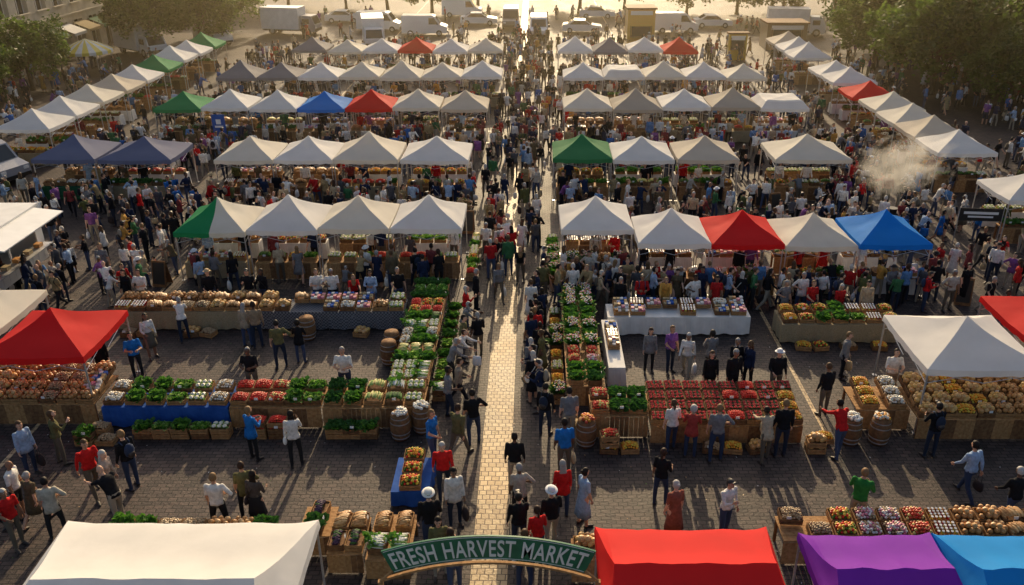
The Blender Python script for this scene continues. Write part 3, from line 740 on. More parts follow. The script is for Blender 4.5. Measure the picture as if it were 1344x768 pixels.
for y, c in ((50, W), (53.4, W), (57, CR), (60.5, TN), (64, W), (67.8, GN), (71.2, W), (74.8, W), (78.4, GN)): stall(-31.2, -27.9, y - 1.5, c)
for y, c in ((37.9, W), (45.2, W), (48.3, TN), (51.3, CR), (54.5, CR), (58.6, RD), (62.6, W), (65.8, W), (73, W), (76, W), (79.2, TN)): stall(21.3, 24.5, y - 1.5, c)
tent(-16.45, -13.3, 22.0, RD, 3.1); tent(-20.2, -16.8, 23.6, CR, 3.1); tent(11.4, 14.95, 21.3, W, 3.5); tent(15.3, 18.4, 23.2, RD, 3.1)
def ridge_tent(x0, x1, y0, y1, col, ev, pk, seed, rg):
    me = canopy_mesh('ridge_canopy', x1 - x0, y1 - y0, ev, pk, seed, ridge=rg)
    obj('market_tent', me, ((x0 + x1) / 2, (y0 + y1) / 2, 0), 0, None, col)
ridge_tent(-10.3, -4.75, 10.0, 14.9, W, 2.2, 2.85, 41, .78)
ridge_tent(1.35, 5.1, 11.3, 14.7, RD, 2.2, 2.72, 42, .86)
ridge_tent(5.75, 8.6, 11.3, 14.5, (.26, .04, .5), 2.2, 2.68, 43, .82)
ridge_tent(8.65, 11.8, 11.3, 14.5, (.02, .3, .78), 2.2, 2.68, 44, .84)

# ------------------------------------------------------------------ arch sign
M['signgreen'] = noisy('sign_green_paint', (.012, .12, .055), (.025, .17, .08), 5, .5)
M['signcream'] = noisy('sign_cream_paint', (.78, .76, .66), (.83, .81, .73), 5, .5)
arch = empty('market_entrance_arch', (-.87, 12.8, 3.03))
def bend(x, z, Rr=5.2): a = x / Rr; return ((Rr + z) * math.sin(a), (Rr + z) * math.cos(a) - Rr)
def arcband(x0, x1, z0, z1, y0, y1, k, name, Rr=5.2):
    mb = MB(); n = 40; vs = []
    for i in range(n + 1):
        x = x0 + (x1 - x0) * i / n
        for (z, y) in ((z0, y0), (z1, y0), (z1, y1), (z0, y1)):
            bx, bz = bend(x, z, Rr); vs.append((bx, y, bz))
    fs = [(i * 4 + j, i * 4 + (j + 1) % 4, (i + 1) * 4 + (j + 1) % 4, (i + 1) * 4 + j) for i in range(n) for j in range(4)] + [(0, 3, 2, 1), (n * 4, n * 4 + 1, n * 4 + 2, n * 4 + 3)]
    mb.add(vs, fs, k); obj(name, mb.mesh(name), parent=arch)
arcband(-1.92, 1.92, 0, .58, -.02, .02, 'signgreen', 'board')
arcband(-1.89, 1.89, .022, .034, -.026, -.02, 'signcream', 'border_lower'); arcband(-1.89, 1.89, .546, .558, -.026, -.02, 'signcream', 'border_upper')
arcband(-2.2, 2.2, -.12, -.07, -.03, .03, 'wood', 'lower_rail')
cu = bpy.data.curves.new('lettering', 'FONT'); cu.body = 'FRESH HARVEST MARKET'; cu.size = .44; cu.align_x = 'CENTER'; cu.offset = .005; cu.extrude = .006; cu.space_character = 1.08
to = bpy.data.objects.new('lt', cu); COL.objects.link(to); dg = bpy.context.evaluated_depsgraph_get()
tm = bpy.data.meshes.new_from_object(to.evaluated_get(dg)); bpy.data.objects.remove(to)
xs_ = [v.co.x for v in tm.vertices]; wd = max(xs_) - min(xs_); mid = (max(xs_) + min(xs_)) / 2
hh = max(v.co.y for v in tm.vertices)
for v in tm.vertices:
    x = (v.co.x - mid) * 3.66 / wd; z = v.co.y * .4 / hh + .088; bx, bz = bend(x, z); v.co = (bx, -.03 - v.co.z, bz)
tm.materials.clear(); tm.materials.append(M['signcream']); obj('lettering', tm, parent=arch)
mb = MB()
for sx in (-1, 1):
    mb.box((sx * 2.15, 0, -1.8), (.1, .1, 2.46), 'wood'); mb.tube([(sx * 2.15, 0, -.57), (sx * 1.88, 0, -.3)], [.03, .03], 6, 'wood'); mb.box((sx * 2.15, 0, -2.99), (.35, .35, .08), 'metal')
obj('posts', mb.mesh('posts'), parent=arch)

# ------------------------------------------------------------------ vehicles / trailer / kiosk
def wheels(mb, xs, ys, r=.33):
    for x in xs:
        for y in ys:
            mb.tube([(x - .11, y, r), (x + .11, y, r)], [r, r], 18, 'tyre'); mb.tube([(x - .12, y, r), (x + .12, y, r)], [r * .55, r * .55], 12, 'metal')
def prism(mb, prof, w, k, wt=None):
    n = len(prof); vs = []
    for s in (-1, 1):
        for (y, z) in prof: ww = w / 2 * (1 - .09 * max(0, z - .95)); vs.append((s * ww, y, z))
    fs = [tuple(range(n)), tuple(reversed(range(n, 2 * n)))] + [(i, n + i, n + (i + 1) % n, (i + 1) % n) for i in range(n)]
    mb.add(vs, fs, k)
def van_mesh():
    mb = MB(); prism(mb, [(-2.4, .35), (-2.5, .6), (-2.45, 1.0), (-1.75, 1.25), (-1.2, 2.05), (-.9, 2.2), (2.4, 2.2), (2.5, 2.0), (2.5, .35)], 1.95, 'paint')
    mb.quad((-.8, -1.76, 1.3), (.8, -1.76, 1.3), (.74, -1.26, 2.0), (-.74, -1.26, 2.0), 'glass')
    for s in (-1, 1):
        mb.add([(s * .955, -1.55, 1.28), (s * .955, -.5, 1.28), (s * .905, -.5, 1.95), (s * .905, -1.1, 1.95)], [(0, 1, 2, 3)], 'glass'); mb.box((s * .7, -2.48, .85), (.3, .06, .16), 'white'); mb.box((s * 1.08, -1.45, 1.35), (.16, .08, .24), 'dark'); mb.box((s * .8, 2.5, .95), (.14, .03, .4), 'tomato')
    mb.box((0, 2.503, 1.6), (1.4, .01, .55), 'glass'); mb.box((0, -2.5, .5), (1.8, .08, .2), 'dark'); mb.box((0, 2.5, .45), (1.85, .1, .18), 'dark')
    wheels(mb, (-.88, .88), (-1.6, 1.55)); return mb.mesh('van')
def car_mesh():
    mb = MB(); prism(mb, [(-2.2, .3), (-2.25, .6), (-2.1, .82), (-1.1, .95), (-.35, 1.42), (.9, 1.45), (1.65, 1.02), (2.15, .95), (2.2, .3)], 1.8, 'paint')
    mb.quad((-.76, -1.07, .985), (.76, -1.07, .985), (.7, -.42, 1.4), (-.7, -.42, 1.4), 'glass'); mb.quad((-.7, .97, 1.42), (.7, .97, 1.42), (.76, 1.6, 1.07), (-.76, 1.6, 1.07), 'glass')
    for s in (-1, 1):
        mb.add([(s * .902, -.95, .98), (s * .902, 1.4, .98), (s * .87, .85, 1.38), (s * .87, -.35, 1.36)], [(0, 1, 2, 3)], 'glass'); mb.box((s * .65, -2.2, .66), (.34, .08, .13), 'white'); mb.box((s * .65, 2.18, .75), (.34, .06, .13), 'tomato'); mb.box((s * .98, -.75, 1.0), (.16, .1, .12), 'dark')
    wheels(mb, (-.82, .82), (-1.35, 1.35), .31); return mb.mesh('car')
def truck_mesh():
    mb = MB(); mb.box((0, .9, 1.75), (2.2, 4.4, 2.3), 'white'); prism(mb, [(-3.1, .4), (-3.15, 1.1), (-2.7, 2.05), (-1.45, 2.1), (-1.45, .4)], 2.0, 'paint'); mb.box((0, .6, .5), (1.6, 5, .14), 'dark')
    mb.quad((-.85, -3.115, 1.2), (.85, -3.115, 1.2), (.78, -2.74, 1.98), (-.78, -2.74, 1.98), 'glass'); mb.box((0, -3.14, .6), (1.9, .08, .22), 'dark')
    for s in (-1, 1): mb.box((s * .98, -2.1, 1.5), (.02, .8, .5), 'glass'); mb.box((s * .75, -3.16, .85), (.26, .05, .16), 'white')
    for z in (.62, 2.88): mb.box((0, .9, z), (2.24, 4.44, .05), 'metal')
    wheels(mb, (-.9, .9), (-2.2, 1.9), .42); return mb.mesh('truck')
VAN, CAR, TRK = van_mesh(), car_mesh(), truck_mesh()
WC = [(.75, .75, .73), (.7, .7, .7), (.05, .05, .06), (.3, .3, .32), (.75, .73, .7)]
for nm, me, x, y, r in (('delivery_van', VAN, .6, 97, 0), ('delivery_van', VAN, -2.6, 104, 0), ('box_truck', TRK, -27, 99, 1.4), ('delivery_van', VAN, -17.5, 101, 1.5), ('delivery_van', VAN, -12, 98, 1.6), ('box_truck', TRK, -16.5, 91, .2), ('parked_car', CAR, -6.5, 106, 1.57),
                        ('parked_car', CAR, 5.5, 100, 1.5), ('delivery_van', VAN, 16, 100, 1.6), ('parked_car', CAR, 21, 104, 1.57), ('box_truck', TRK, -38.5, 86, .9), ('delivery_van', VAN, -33.5, 92, .8), ('parked_car', CAR, -23, 108, 1.57), ('parked_car', CAR, 8, 112, 1.5),
                        ('delivery_van', VAN, -9, 113, 1.57), ('box_truck', TRK, 29, 98, 1.4), ('parked_car', CAR, 35, 92, .6), ('parked_car', CAR, 38, 78, .2), ('delivery_van', VAN, -30.7, 46, 1.2)):
    obj(nm, me, (x, y, 0), r, None, R.choice(WC)); blocks.append((x - 2, x + 2, y - 2.4, y + 2.4))
mb = MB()
mb.box((0, 0, .55), (2.3, 5.0, .12), 'white'); mb.box((0, 0, 2.85), (2.4, 5.1, .1), 'white'); mb.box((-1.12, 0, 1.7), (.06, 5.0, 2.2), 'white')
for s in (-1, 1): mb.box((0, s * 2.47, 1.7), (2.18, .06, 2.2), 'white')
mb.box((1.12, 0, .95), (.06, 4.88, .7), 'white'); mb.box((1.12, 0, 2.65), (.06, 4.88, .28), 'white')
for y in (-2.2, 0, 2.2): mb.box((1.12, y, 1.9), (.06, .5 if y else .08, 1.22), 'white')
mb.box((1.4, 0, 1.28), (.55, 4.3, .04), 'metal'); mb.box((1.75, 0, 2.72), (1.3, 4.4, .05), 'white', Matrix.Rotation(.12, 3, 'Y'))
for i in range(11): mb.box((1.152, -2.2 + i * .44, .95), (.006, .01, .66), 'metal')
mb.box((-.6, 0, 1.2), (.6, 4.2, .06), 'metal'); mb.box((-.9, .5, 1.6), (.3, 1, .7), 'metal'); mb.tube([(0, 1, 2.9), (0, 1, 3.25)], [.18, .14], 12, 'metal')
for i in range(5): mb.box((1.35, -1.6 + i * .8, 1.38), (.25, .3, .16), R.choice(['bread', 'jar', 'cloth_burlap', 'tomato']))
wheels(mb, (-1.0, 1.0), (-.45, .45), .33); mb.tube([(0, -2.5, .5), (0, -3.5, .5)], [.05, .05], 8, 'metal')
obj('food_trailer', mb.mesh('food_trailer'), (-22.0, 31.4, 0), 0); blocks.append((-23.5, -20.6, 28.7, 34.2))
for y in (30.4, 32.0): person(-21.9, y, 90, name='stall_vendor')
def kiosk(x, y, w, d, h, col, name):
    mb = MB()
    mb.box((0, 0, h / 2), (w, d, h), 'paint'); mb.box((0, 0, h + .08), (w + .3, d + .3, .16), 'wood2'); mb.box((0, -d / 2 - .01, 1.55), (w * .7, .02, 1.0), 'glass'); mb.box((0, -d / 2 - .15, 1.02), (w * .8, .3, .05), 'wood')
    for s in (-1, 1): mb.box((s * w * .38, -d / 2 - .03, 1.55), (.06, .03, 1.1), 'wood2')
    mb.box((0, -d / 2 - .03, h - .35), (w * .8, .03, .4), 'signcream'); obj(name, mb.mesh(name), (x, y, 0), 0, None, col); blocks.append((x - w / 2, x + w / 2, y - d / 2, y + d / 2))
kiosk(11.0, 91.5, 2.8, 2.6, 3.7, (.7, .42, .08), 'market_kiosk'); kiosk(25.5, 90, 4, 2.8, 2.5, (.3, .2, .1), 'market_kiosk')
kiosk(19.3, 83, 1.7, .5, 2.4, (.7, .45, .04), 'market_information_board')
mb = MB(); n = 24
P3 = lambda w, r, z: (math.cos(w) * r, math.sin(w) * r, z)
for i in range(n):
    a, b_ = 2 * pi * i / n, 2 * pi * (i + 1) / n; k = 'yellow' if i % 2 else 'cloth_white'
    mb.add([P3(a, 2.5, 2.3), P3(b_, 2.5, 2.3), P3(b_, 1.2, 2.95), P3(a, 1.2, 2.95)], [(0, 1, 2, 3)], k); mb.add([P3(a, 1.2, 2.95), P3(b_, 1.2, 2.95), (0, 0, 3.4)], [(0, 1, 2)], k); mb.add([P3(a, 2.5, 2.3), P3(b_, 2.5, 2.3), P3(b_, 2.52, 2.0), P3(a, 2.52, 2.0)], [(0, 1, 2, 3)], k)
for i in range(8): mb.tube([P3(i * pi / 4, 2.4, 0), P3(i * pi / 4, 2.4, 2.3)], [.03, .03], 6, 'metal')
me = mb.mesh('striped_pavilion'); obj('striped_pavilion', me, (-39.3, 77, 0), 0, .85)
def aframe(x, y, rz, k='dark'):
    mb = MB()
    for s in (-1, 1):
        rot = Matrix.Rotation(s * .22, 3, 'X'); mb.box((0, s * -.13, .55), (.6, .03, 1.1), 'wood2', rot.inverted()); mb.box((0, s * -.13 - s * .018, .58), (.5, .01, .9), k, rot.inverted())
    obj('chalkboard_sign', mb.mesh('chalkboard_sign'), (x, y, 0), rz)
for x, y in ((11.6, 41.6), (12.1, 40.6), (-3.1, 38), (16.9, 30.3), (-15.3, 32)): aframe(x, y, R.uniform(-.3, .3))
mb = MB(); mb.box((0, 0, 1.3), (.8, .03, 1.9), 'cloth_blue'); mb.box((0, -.02, 1.5), (.5, .005, .12), 'white'); mb.box((0, -.02, 1.8), (.3, .005, .3), 'white'); mb.tube([(0, .04, 0), (0, .04, 2.3)], [.02, .02], 6, 'metal'); mb.box((0, .04, .02), (.6, .4, .03), 'metal')
obj('roll_up_banner', mb.mesh('roll_up_banner'), (-19.4, 52, 0))
mb = MB(); mb.box((0, 0, 1.5), (1.9, .02, .6), 'dark'); mb.box((0, -.014, 1.58), (1.5, .005, .12), 'white'); mb.box((0, -.014, 1.4), (1.1, .005, .08), 'white')
for s in (-1, 1): mb.tube([(s * .95, 0, 0), (s * .95, 0, 1.85)], [.02, .02], 6, 'metal')
obj('stall_banner', mb.mesh('stall_banner'), (20.2, 36.3, 0), -.1)

# ------------------------------------------------------------------ buildings
M['stone'] = noisy('limestone', (.42, .37, .29), (.55, .49, .4), 1.5, .85, .2)
M['stone2'] = noisy('brown_stone', (.24, .18, .13), (.34, .26, .19), 1.5, .85, .2)
def building(name, x, y, L, depth, side, stone, awn):
    root = empty(name, (x, y, 0)); mb = MB(); fl = 4.0; nf = 4; bay = 3.0; n = int(L / bay); H = fl * nf
    s = side
    mb.box((-s * (depth / 2 + .35), 0, H / 2), (depth, L, H), stone)
    for f in range(nf):
        mb.box((-s * .1, 0, f * fl + fl - .35), (.56, L, .7), stone)
        if f: mb.box((-s * .12, 0, f * fl + .4), (.52, L, .8), stone)
        for i in range(n + 1): mb.box((-s * .13, -L / 2 + i * L / n, f * fl + 1.65 + (.4 if f else 0)), (.5, 1.25, 3.3 - (.8 if f else 0)), stone)
        mb.box((s * .22, 0, f * fl + fl - .06), (.3, L, .12), stone)
    mb.box((s * .1, 0, H + .2), (1.2, L + .4, .4), stone); obj('walls', mb.mesh('walls'), parent=root)
    mb = MB()
    for f in range(nf):
        for i in range(n):
            yy = -L / 2 + (i + .5) * L / n; z = f * fl + (1.65 if f == 0 else 2.05)
            mb.box((-s * .33, yy, z), (.03, 1.75, 3.3 if f == 0 else 2.5), 'glass'); mb.box((-s * .3, yy, z), (.05, .07, 3.2 if f == 0 else 2.45), 'white'); mb.box((-s * .3, yy, z + .5), (.045, 1.7, .07), 'white')
            for q in (-1, 1): mb.box((-s * .3, yy + q * .82, z), (.05, .08, 3.2 if f == 0 else 2.45), 'white')
            if f: mb.box((s * .2, yy, f * fl + .85), (.3, 1.9, .1), stone)
    obj('windows', mb.mesh('windows'), parent=root)
    if awn:
        mb = MB()
        for i in range(n):
            yy = -L / 2 + (i + .5) * L / n; kk = ['cloth_white', 'cloth_burlap', 'cloth_green'][i % 3]
            mb.add([(s * .15, yy - 1.2, 3.1), (s * .15, yy + 1.2, 3.1), (s * 1.7, yy + 1.2, 2.5), (s * 1.7, yy - 1.2, 2.5)], [(0, 1, 2, 3)], kk)
            mb.add([(s * 1.7, yy - 1.2, 2.5), (s * 1.7, yy + 1.2, 2.5), (s * 1.7, yy + 1.2, 2.25), (s * 1.7, yy - 1.2, 2.25)], [(0, 1, 2, 3)], kk)
        obj('awnings', mb.mesh('awnings'), parent=root)
building('stone_building', -44.5, 82, 72, 14, 1, 'stone', True)
building('brown_stone_building', 43.0, 86, 66, 14, -1, 'stone2', False)

# ------------------------------------------------------------------ trees
M['treeleaf'] = noisy('tree_foliage', (.05, .1, .012), (.12, .19, .03), .6, .6, 0, 0, .5)
M['treeleaf2'] = noisy('tree_foliage_dark', (.02, .05, .008), (.06, .11, .02), .6, .6, 0, 0, .4)
M['bark'] = noisy('bark', (.06, .045, .03), (.13, .1, .07), 5, .9, .5)
def tree_mesh(seed, h=8.4, cr=4.2):
    rr = random.Random(seed); mb = MB()
    top = Vector((rr.uniform(-.3, .3), rr.uniform(-.3, .3), h * .5))
    mb.tube([(0, 0, -.05), (0, 0, .4), top * .5, top], [.34, .25, .2, .13], 10, 'bark')
    cl = []
    for i in range(11):
        a = i * 2.4; t = rr.uniform(.4, 1.0); b0 = top * t
        e = Vector((math.cos(a) * cr * rr.uniform(.5, .85), math.sin(a) * cr * rr.uniform(.5, .85), h * rr.uniform(.32, .82)))
        m1 = b0.lerp(e, .5) + Vector((0, 0, .3)); mb.tube([b0, m1, e], [.09, .06, .025], 6, 'bark')
        for q in range(3):
            cl.append((e + Vector((rr.gauss(0, .9), rr.gauss(0, .9), rr.gauss(0, .6))), rr.uniform(.7, 1.3)))
            cl.append((m1 + Vector((rr.gauss(0, .9), rr.gauss(0, .9), rr.uniform(0, 1.2))), rr.uniform(.6, 1.1)))
    for i in range(95):
        a = rr.uniform(0, 2 * pi); ph = math.acos(rr.uniform(-.75, 1)); q = rr.uniform(.75, 1.05) * (1 + .25 * noise.noise(Vector((math.cos(a), math.sin(a), ph)) * 1.8))
        cl.append((Vector((math.cos(a) * math.sin(ph) * cr * q, math.sin(a) * math.sin(ph) * cr * q, h * .54 + math.cos(ph) * h * .42 * q)), rr.uniform(.5, 1.0)))
    for c, r in cl:
        k = rr.choice(['treeleaf', 'treeleaf', 'treeleaf2'])
        for _ in range(80):
            d = Vector((rr.gauss(0, 1), rr.gauss(0, 1), rr.gauss(0, .8))); d = d.normalized() * r * rr.uniform(.4, 1.1); p = c + d
            u = Vector((rr.gauss(0, 1), rr.gauss(0, 1), rr.gauss(0, .5))).normalized(); w = u.cross(Vector((rr.gauss(0, 1), rr.gauss(0, 1), rr.gauss(0, 1)))).normalized(); s = rr.uniform(.13, .24)
            mb.add([p - u * s, p + w * s * .6, p + u * s, p - w * s * .6], [(0, 1, 2, 3)], k)
    return mb.mesh('tree')
TREES = [tree_mesh(i) for i in (3, 5, 8)]
for x, y, s in ((31.5, 68, 1.05), (36.5, 73, 1.05), (30.5, 78, .95), (39, 57, .85), (36, 90, 1.1), (-37.5, 86.5, 1.0), (-34, 90, .8), (-41, 63, .6), (-34.5, 99, .9), (40, 67, .7), (29, 108, 1), (-40.5, 69.5, .7), (34.5, 62, .7)):
    obj('leafy_tree', R.choice(TREES), (x, y, 0), R.uniform(0, 6), s); blocks.append((x - .4, x + .4, y - .4, y + .4))
for x in (-40, -33, -26, -19.5, -12.5, -7.5, 7, 12, 19, 26, 33, 40): obj('leafy_tree', R.choice(TREES), (x + R.uniform(-1, 1), 118 + R.uniform(-3, 4), 0), R.uniform(0, 6), R.uniform(.75, 1.0))

# ------------------------------------------------------------------ hand placed people
K = (.015, .015, .018); WH = (.8, .78, .74); RE = (.6, .02, .02); BU = (.02, .18, .55); GR = (.22, .22, .23); OL = (.15, .14, .06); NVY = (.02, .03, .07); LB = (.35, .47, .66); PUR = (.24, .09, .34)
hp_ = [(-.5, 18.8, 180, 0, K), (-1.75, 20.9, 200, 14, K), (-2.15, 20.2, 150, 4, OL), (-2.85, 19.9, 60, 3, BU), (-2.0, 17.3, 20, 19, WH), (-.35, 17.5, 190, 15, (.5, .45, .38)), (-1.9, 26, 200, 3, K), (-1.36, 30.5, 10, 5, GR),
       (-.53, 32.2, 0, 9, K), (.05, 26.3, 180, 2, RE), (.35, 21.3, 160, 29, K), (1.05, 21.0, 190, 18, GR), (.86, 19.4, 190, 18, BU), (1.27, 17.3, 120, 17, LB), (3.35, 18.1, 150, 3, K), (3.5, 16.75, 200, 17, (.3, .1, .07)), (4.8, 16.85, 30, 13, WH),
       (11.6, 18.4, 200, 20, LB), (8.2, 17.15, 150, 10, (.03, .2, .04)), (5.2, 20.05, 180, 14, GR), (4.5, 20.2, 170, 11, (.4, .06, .05)), (4.0, 20.5, 190, 3, WH), (6.6, 20.0, 190, 25, (.5, .42, .3)), (7.1, 20.25, 180, 0, K), (3.9, 25, 0, 1, GR), (4.6, 25, 20, 3, PUR), (5.1, 24.6, 340, 5, WH),
       (10.3, 24.6, 60, 19, GR), (9.0, 22.4, 200, 0, K), (8.75, 20.2, 200, 8, RE), (5.6, 23.3, 0, 1, K), (6.3, 23.2, 20, 0, K), (7.7, 23.3, 0, 22, K), (6.6, 24.2, 0, 12, K), (7.0, 24.0, 300, 1, NVY), (-8.6, 25.3, 200, 14, OL), (-8.0, 25.6, 180, 11, K),
       (-13.3, 26, 40, 21, WH), (-10.2, 26.8, 170, 1, (.45, .36, .25)), (-9.8, 26.7, 190, 0, (.34, .24, .15)), (-6, 23.4, 0, 10, WH), (-9, 23.5, 0, 10, K), (-13.2, 24.6, 30, 10, BU), (-8.0, 20.1, 150, 11, BU), (-6.7, 19.8, 190, 12, WH), (-14, 19.4, 60, 19, LB), (-13.4, 19.9, 130, 12, OL),
       (-11.8, 18.5, 50, 4, RE), (-10.9, 18.8, 240, 29, K), (-11.1, 18.0, 80, 1, (.55, .42, .33)), (-12, 16.9, 200, 15, (.55, .5, .4)), (-12.8, 16.5, 60, 2, RE), (-13.8, 17.1, 300, 4, K), (-7.4, 17.6, 200, 15, OL), (-7, 17.2, 170, 21, (.1, .08, .07)), (-7.9, 17.0, 180, 14, WH), (-10.6, 17.3, 240, 28, K),
       (15.2, 20.3, 200, 0, WH), (14.8, 20.1, 170, 15, K), (11.4, 23.4, 0, 10, WH), (12.6, 23.3, 10, 16, (.05, .1, .12)), (13.9, 23.4, 0, 14, GR), (12.2, 17.3, 190, 4, K), (11.4, 20.2, 190, 26, K), (-12.6, 27.2, 200, 9, WH), (-2.7, 24.2, 100, 8, GR), (-2.5, 24.9, 80, 25, WH), (-2.6, 22.2, 100, 2, GR), (-2.35, 22.9, 100, 4, (.34, .27, .2)),
       (-2.5, 27.0, 90, 9, GR), (-2.5, 28.3, 100, 12, RE), (-2.2, 29.6, 100, 0, K), (-2.4, 25.8, 80, 14, OL), (-16.3, 24.9, 0, 10, K), (-15.3, 24.3, 0, 14, K), (-14.2, 24.4, 20, 1, K), (5.9, 24.7, 190, 11, GR)]
for x, y, h, v, c in hp_: person(x, y, h, v, c)
for i, x in enumerate((-15.6, -15.0, -12.4, -10.4, -10.9, -8.3, -7.7, -6.9, -6.2, -5.2)): person(x, 29.65 + R.uniform(-.1, .15), R.uniform(-25, 25), [1, 10, 22, 12, 13, 10, 14, 9, 11, 2][i], [K, WH, K, K, K, WH, WH, RE, LB, K][i], 'stall_vendor')
for x in (3.3, 4.1, 5.0, 6.1, 6.9, 9.4, 10.4, 11.4, 12.4): person(x, 29.15 + R.uniform(-.1, .15) - (.5 if x > 8.5 else 0), R.uniform(-25, 25), name='stall_vendor')
for y in [22.6 + .55 * i for i in range(15)]:
    person(R.uniform(-.1, .4), y, R.choice([180, 270, 200, 250]) + R.uniform(-30, 30), None, R.choice([K, K, K, NVY, GR, WH, OL]))
for x, y in ((-2.5, 16.3), (-2.2, 15.5), (-.35, 16.3), (.1, 15.9), (.45, 16.5), (-1.8, 14.9), (-.2, 15.0), (.75, 17.6), (-2.4, 18.5)): person(x, y, R.choice([170, 190, 10, 200]), None, R.choice([K, K, WH, GR, OL, NVY, RE]))
fill(-14.5, -10.5, 15.3, 18, 5, .6)
# ---- crowds
fill(-2.4, .5, 31, 42, 26, .5, [0, 180, 200]); fill(-2.6, .9, 42, 60, 56, .5, [0, 180]); fill(-2.4, 1.6, 60, 95, 80, .5, [0, 180])
fill(-14.5, -3, 31.0, 32.3, 16, .5, [180]); fill(-17, -3, 37.0, 42.2, 88, .5, [0, 180, 90]); fill(1.4, 16, 35.2, 42.2, 96, .5, [0, 180, 90])
fill(.6, 9.0, 29.6, 30.8, 30, .45, [180, 0, 90]); fill(.4, 3.8, 30.0, 32.2, 18, .5, [180, 0, 90]); fill(9, 17.5, 29.3, 30.8, 26, .5, [180, 90, 0])
fill(-20.5, -15, 29, 42, 52, .55); fill(15.8, 21, 26.5, 44, 66, .55); fill(21, 30, 27, 50, 105, .6); fill(17, 21, 44, 52, 34, .6)
fill(-33, -17, 36.5, 42.3, 75, .55); fill(-27, -3, 45.8, 53.4, 155, .55, [0, 180]); fill(1.2, 20.5, 45.8, 53.4, 125, .55, [0, 180])
fill(-27, -3, 56.8, 63, 110, .58, [0, 180]); fill(1.6, 20.8, 56.8, 63, 90, .58, [0, 180]); fill(-27, -3, 66.5, 74.2, 110, .6); fill(2, 20.8, 66.5, 74.2, 85, .6)
fill(-27, 22, 77.8, 90, 180, .6); fill(-44, -32, 44, 80, 130, .6); fill(25, 41, 42, 85, 180, .6); fill(-26, 30, 90, 112, 60, .6)

mb = MB()
for _ in range(1100):
    x = R.uniform(-18, 18); y = R.uniform(14, 34); a = R.uniform(0, 3.1); s = R.uniform(.012, .035)
    dx, dy = math.cos(a) * s, math.sin(a) * s
    mb.add([(x - dx, y - dy, .008), (x + dy * .4, y - dx * .4, .012), (x + dx, y + dy, .01), (x - dy * .4, y + dx * .4, .008)], [(0, 1, 2, 3)], R.choice(['crust', 'wood', 'leaf', 'cloth_white', 'leaf2', 'wood2']))
obj('scattered_leaf_litter', mb.mesh('litter'))

# ------------------------------------------------------------------ steam and haze
def volmat(name, dens, col, g, noise_=False):
    m = bpy.data.materials.new(name); m.use_nodes = True; nt = m.node_tree; nt.nodes.clear()
    out = nt.nodes.new('ShaderNodeOutputMaterial'); v = nt.nodes.new('ShaderNodeVolumeScatter'); v.inputs['Color'].default_value = c4(col); v.inputs['Density'].default_value = dens; v.inputs['Anisotropy'].default_value = g
    lnk(nt, v.outputs[0], out.inputs['Volume'])
    if noise_:
        tc = nt.nodes.new('ShaderNodeTexCoord'); n = nt.nodes.new('ShaderNodeTexNoise'); n.inputs['Scale'].default_value = 1.9; n.inputs['Detail'].default_value = 4; n.inputs['Distortion'].default_value = 1.2
        lnk(nt, tc.outputs['Object'], n.inputs['Vector'])
        ln = nt.nodes.new('ShaderNodeVectorMath'); ln.operation = 'LENGTH'; lnk(nt, tc.outputs['Object'], ln.inputs[0])
        fo = nt.nodes.new('ShaderNodeMapRange'); fo.inputs['From Min'].default_value = .1; fo.inputs['From Max'].default_value = 1; fo.inputs['To Min'].default_value = .14; fo.inputs['To Max'].default_value = -.35
        lnk(nt, ln.outputs['Value'], fo.inputs['Value'])
        a = nt.nodes.new('ShaderNodeMath'); a.operation = 'ADD'; lnk(nt, n.outputs['Fac'], a.inputs[0]); lnk(nt, fo.outputs['Result'], a.inputs[1])
        mr = nt.nodes.new('ShaderNodeMapRange'); mr.inputs['From Min'].default_value = .42; mr.inputs['From Max'].default_value = .8; mr.inputs['To Min'].default_value = 0; mr.inputs['To Max'].default_value = dens
        lnk(nt, a.outputs[0], mr.inputs['Value']); lnk(nt, mr.outputs['Result'], v.inputs['Density'])
    return m
M['haze'] = volmat('dusty_air', .0013, (1, .84, .55), .6)
M['steam'] = volmat('steam', 1.4, (1, .98, .95), .4, True)
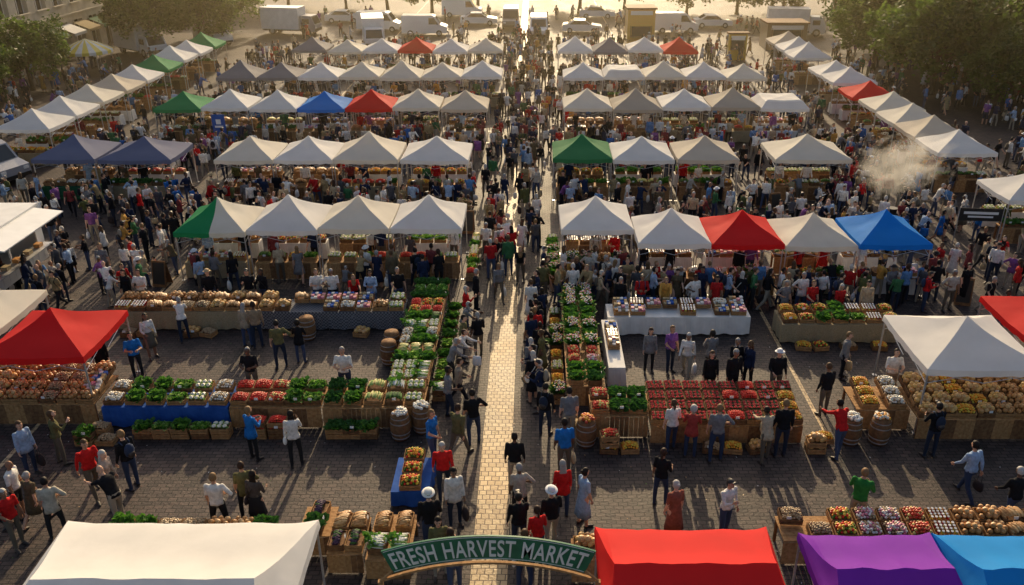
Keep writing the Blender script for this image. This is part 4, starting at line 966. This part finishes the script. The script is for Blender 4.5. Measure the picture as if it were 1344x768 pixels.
mb = MB(); mb.box((0, 105, 7.5), (190, 120, 16), 'haze'); obj('atmospheric_haze', mb.mesh('haze'))
mb = MB(); mb.ell((0, 0, 0), (1, 1, 1), 'steam', 3); obj('cooking_steam', mb.mesh('steam'), (17.2, 38.2, 3.4), 0, (3.5, 1.5, 2.6))
mb = MB(); mb.box((0, 0, .45), (1.4, .7, .9), 'metal'); mb.box((0, 0, .93), (1.3, .6, .05), 'dark'); mb.tube([(-.3, 0, .95), (-.3, 0, 1.15)], [.22, .24], 16, 'dark'); mb.tube([(.35, 0, .95), (.35, 0, 1.1)], [.2, .22], 16, 'metal'); obj('street_food_grill', mb.mesh('grill'), (17.3, 38.2, 0))

# ------------------------------------------------------------------ light, world, camera
el = math.radians(22); az = math.radians(2)
d = Vector((-math.sin(az) * math.cos(el), -math.cos(az) * math.cos(el), -math.sin(el)))
sl = bpy.data.lights.new('sun', 'SUN'); sl.energy = 5; sl.angle = math.radians(.5); sl.color = (1, .76, .45)
so = bpy.data.objects.new('sun', sl); so.rotation_euler = d.to_track_quat('-Z', 'Y').to_euler(); so.location = (2, 60, 40); COL.objects.link(so)
w = bpy.data.worlds.new('World'); scene.world = w; w.use_nodes = True; nt = w.node_tree
sky = nt.nodes.new('ShaderNodeTexSky'); sky.sky_type = 'NISHITA'; sky.sun_disc = False; sky.sun_elevation = el; sky.sun_rotation = az; sky.dust_density = 5; sky.air_density = 1.0; sky.ozone_density = .6
bg = nt.nodes['Background']; bg.inputs['Strength'].default_value = .15; lnk(nt, sky.outputs[0], bg.inputs['Color'])
cam = bpy.data.cameras.new('camera'); cam.lens = 30; cam.sensor_width = 36; cam.shift_x = -.0208; cam.clip_end = 3000; cam.clip_start = .1
co = bpy.data.objects.new('camera', cam); co.location = (0, 0, 14.85); co.rotation_euler = (math.radians(90 - 25.4), 0, 0); COL.objects.link(co); scene.camera = co
scene.view_settings.view_transform = 'Standard'; scene.view_settings.look = 'None'; scene.view_settings.exposure = 0
print('objects', len(bpy.data.objects))
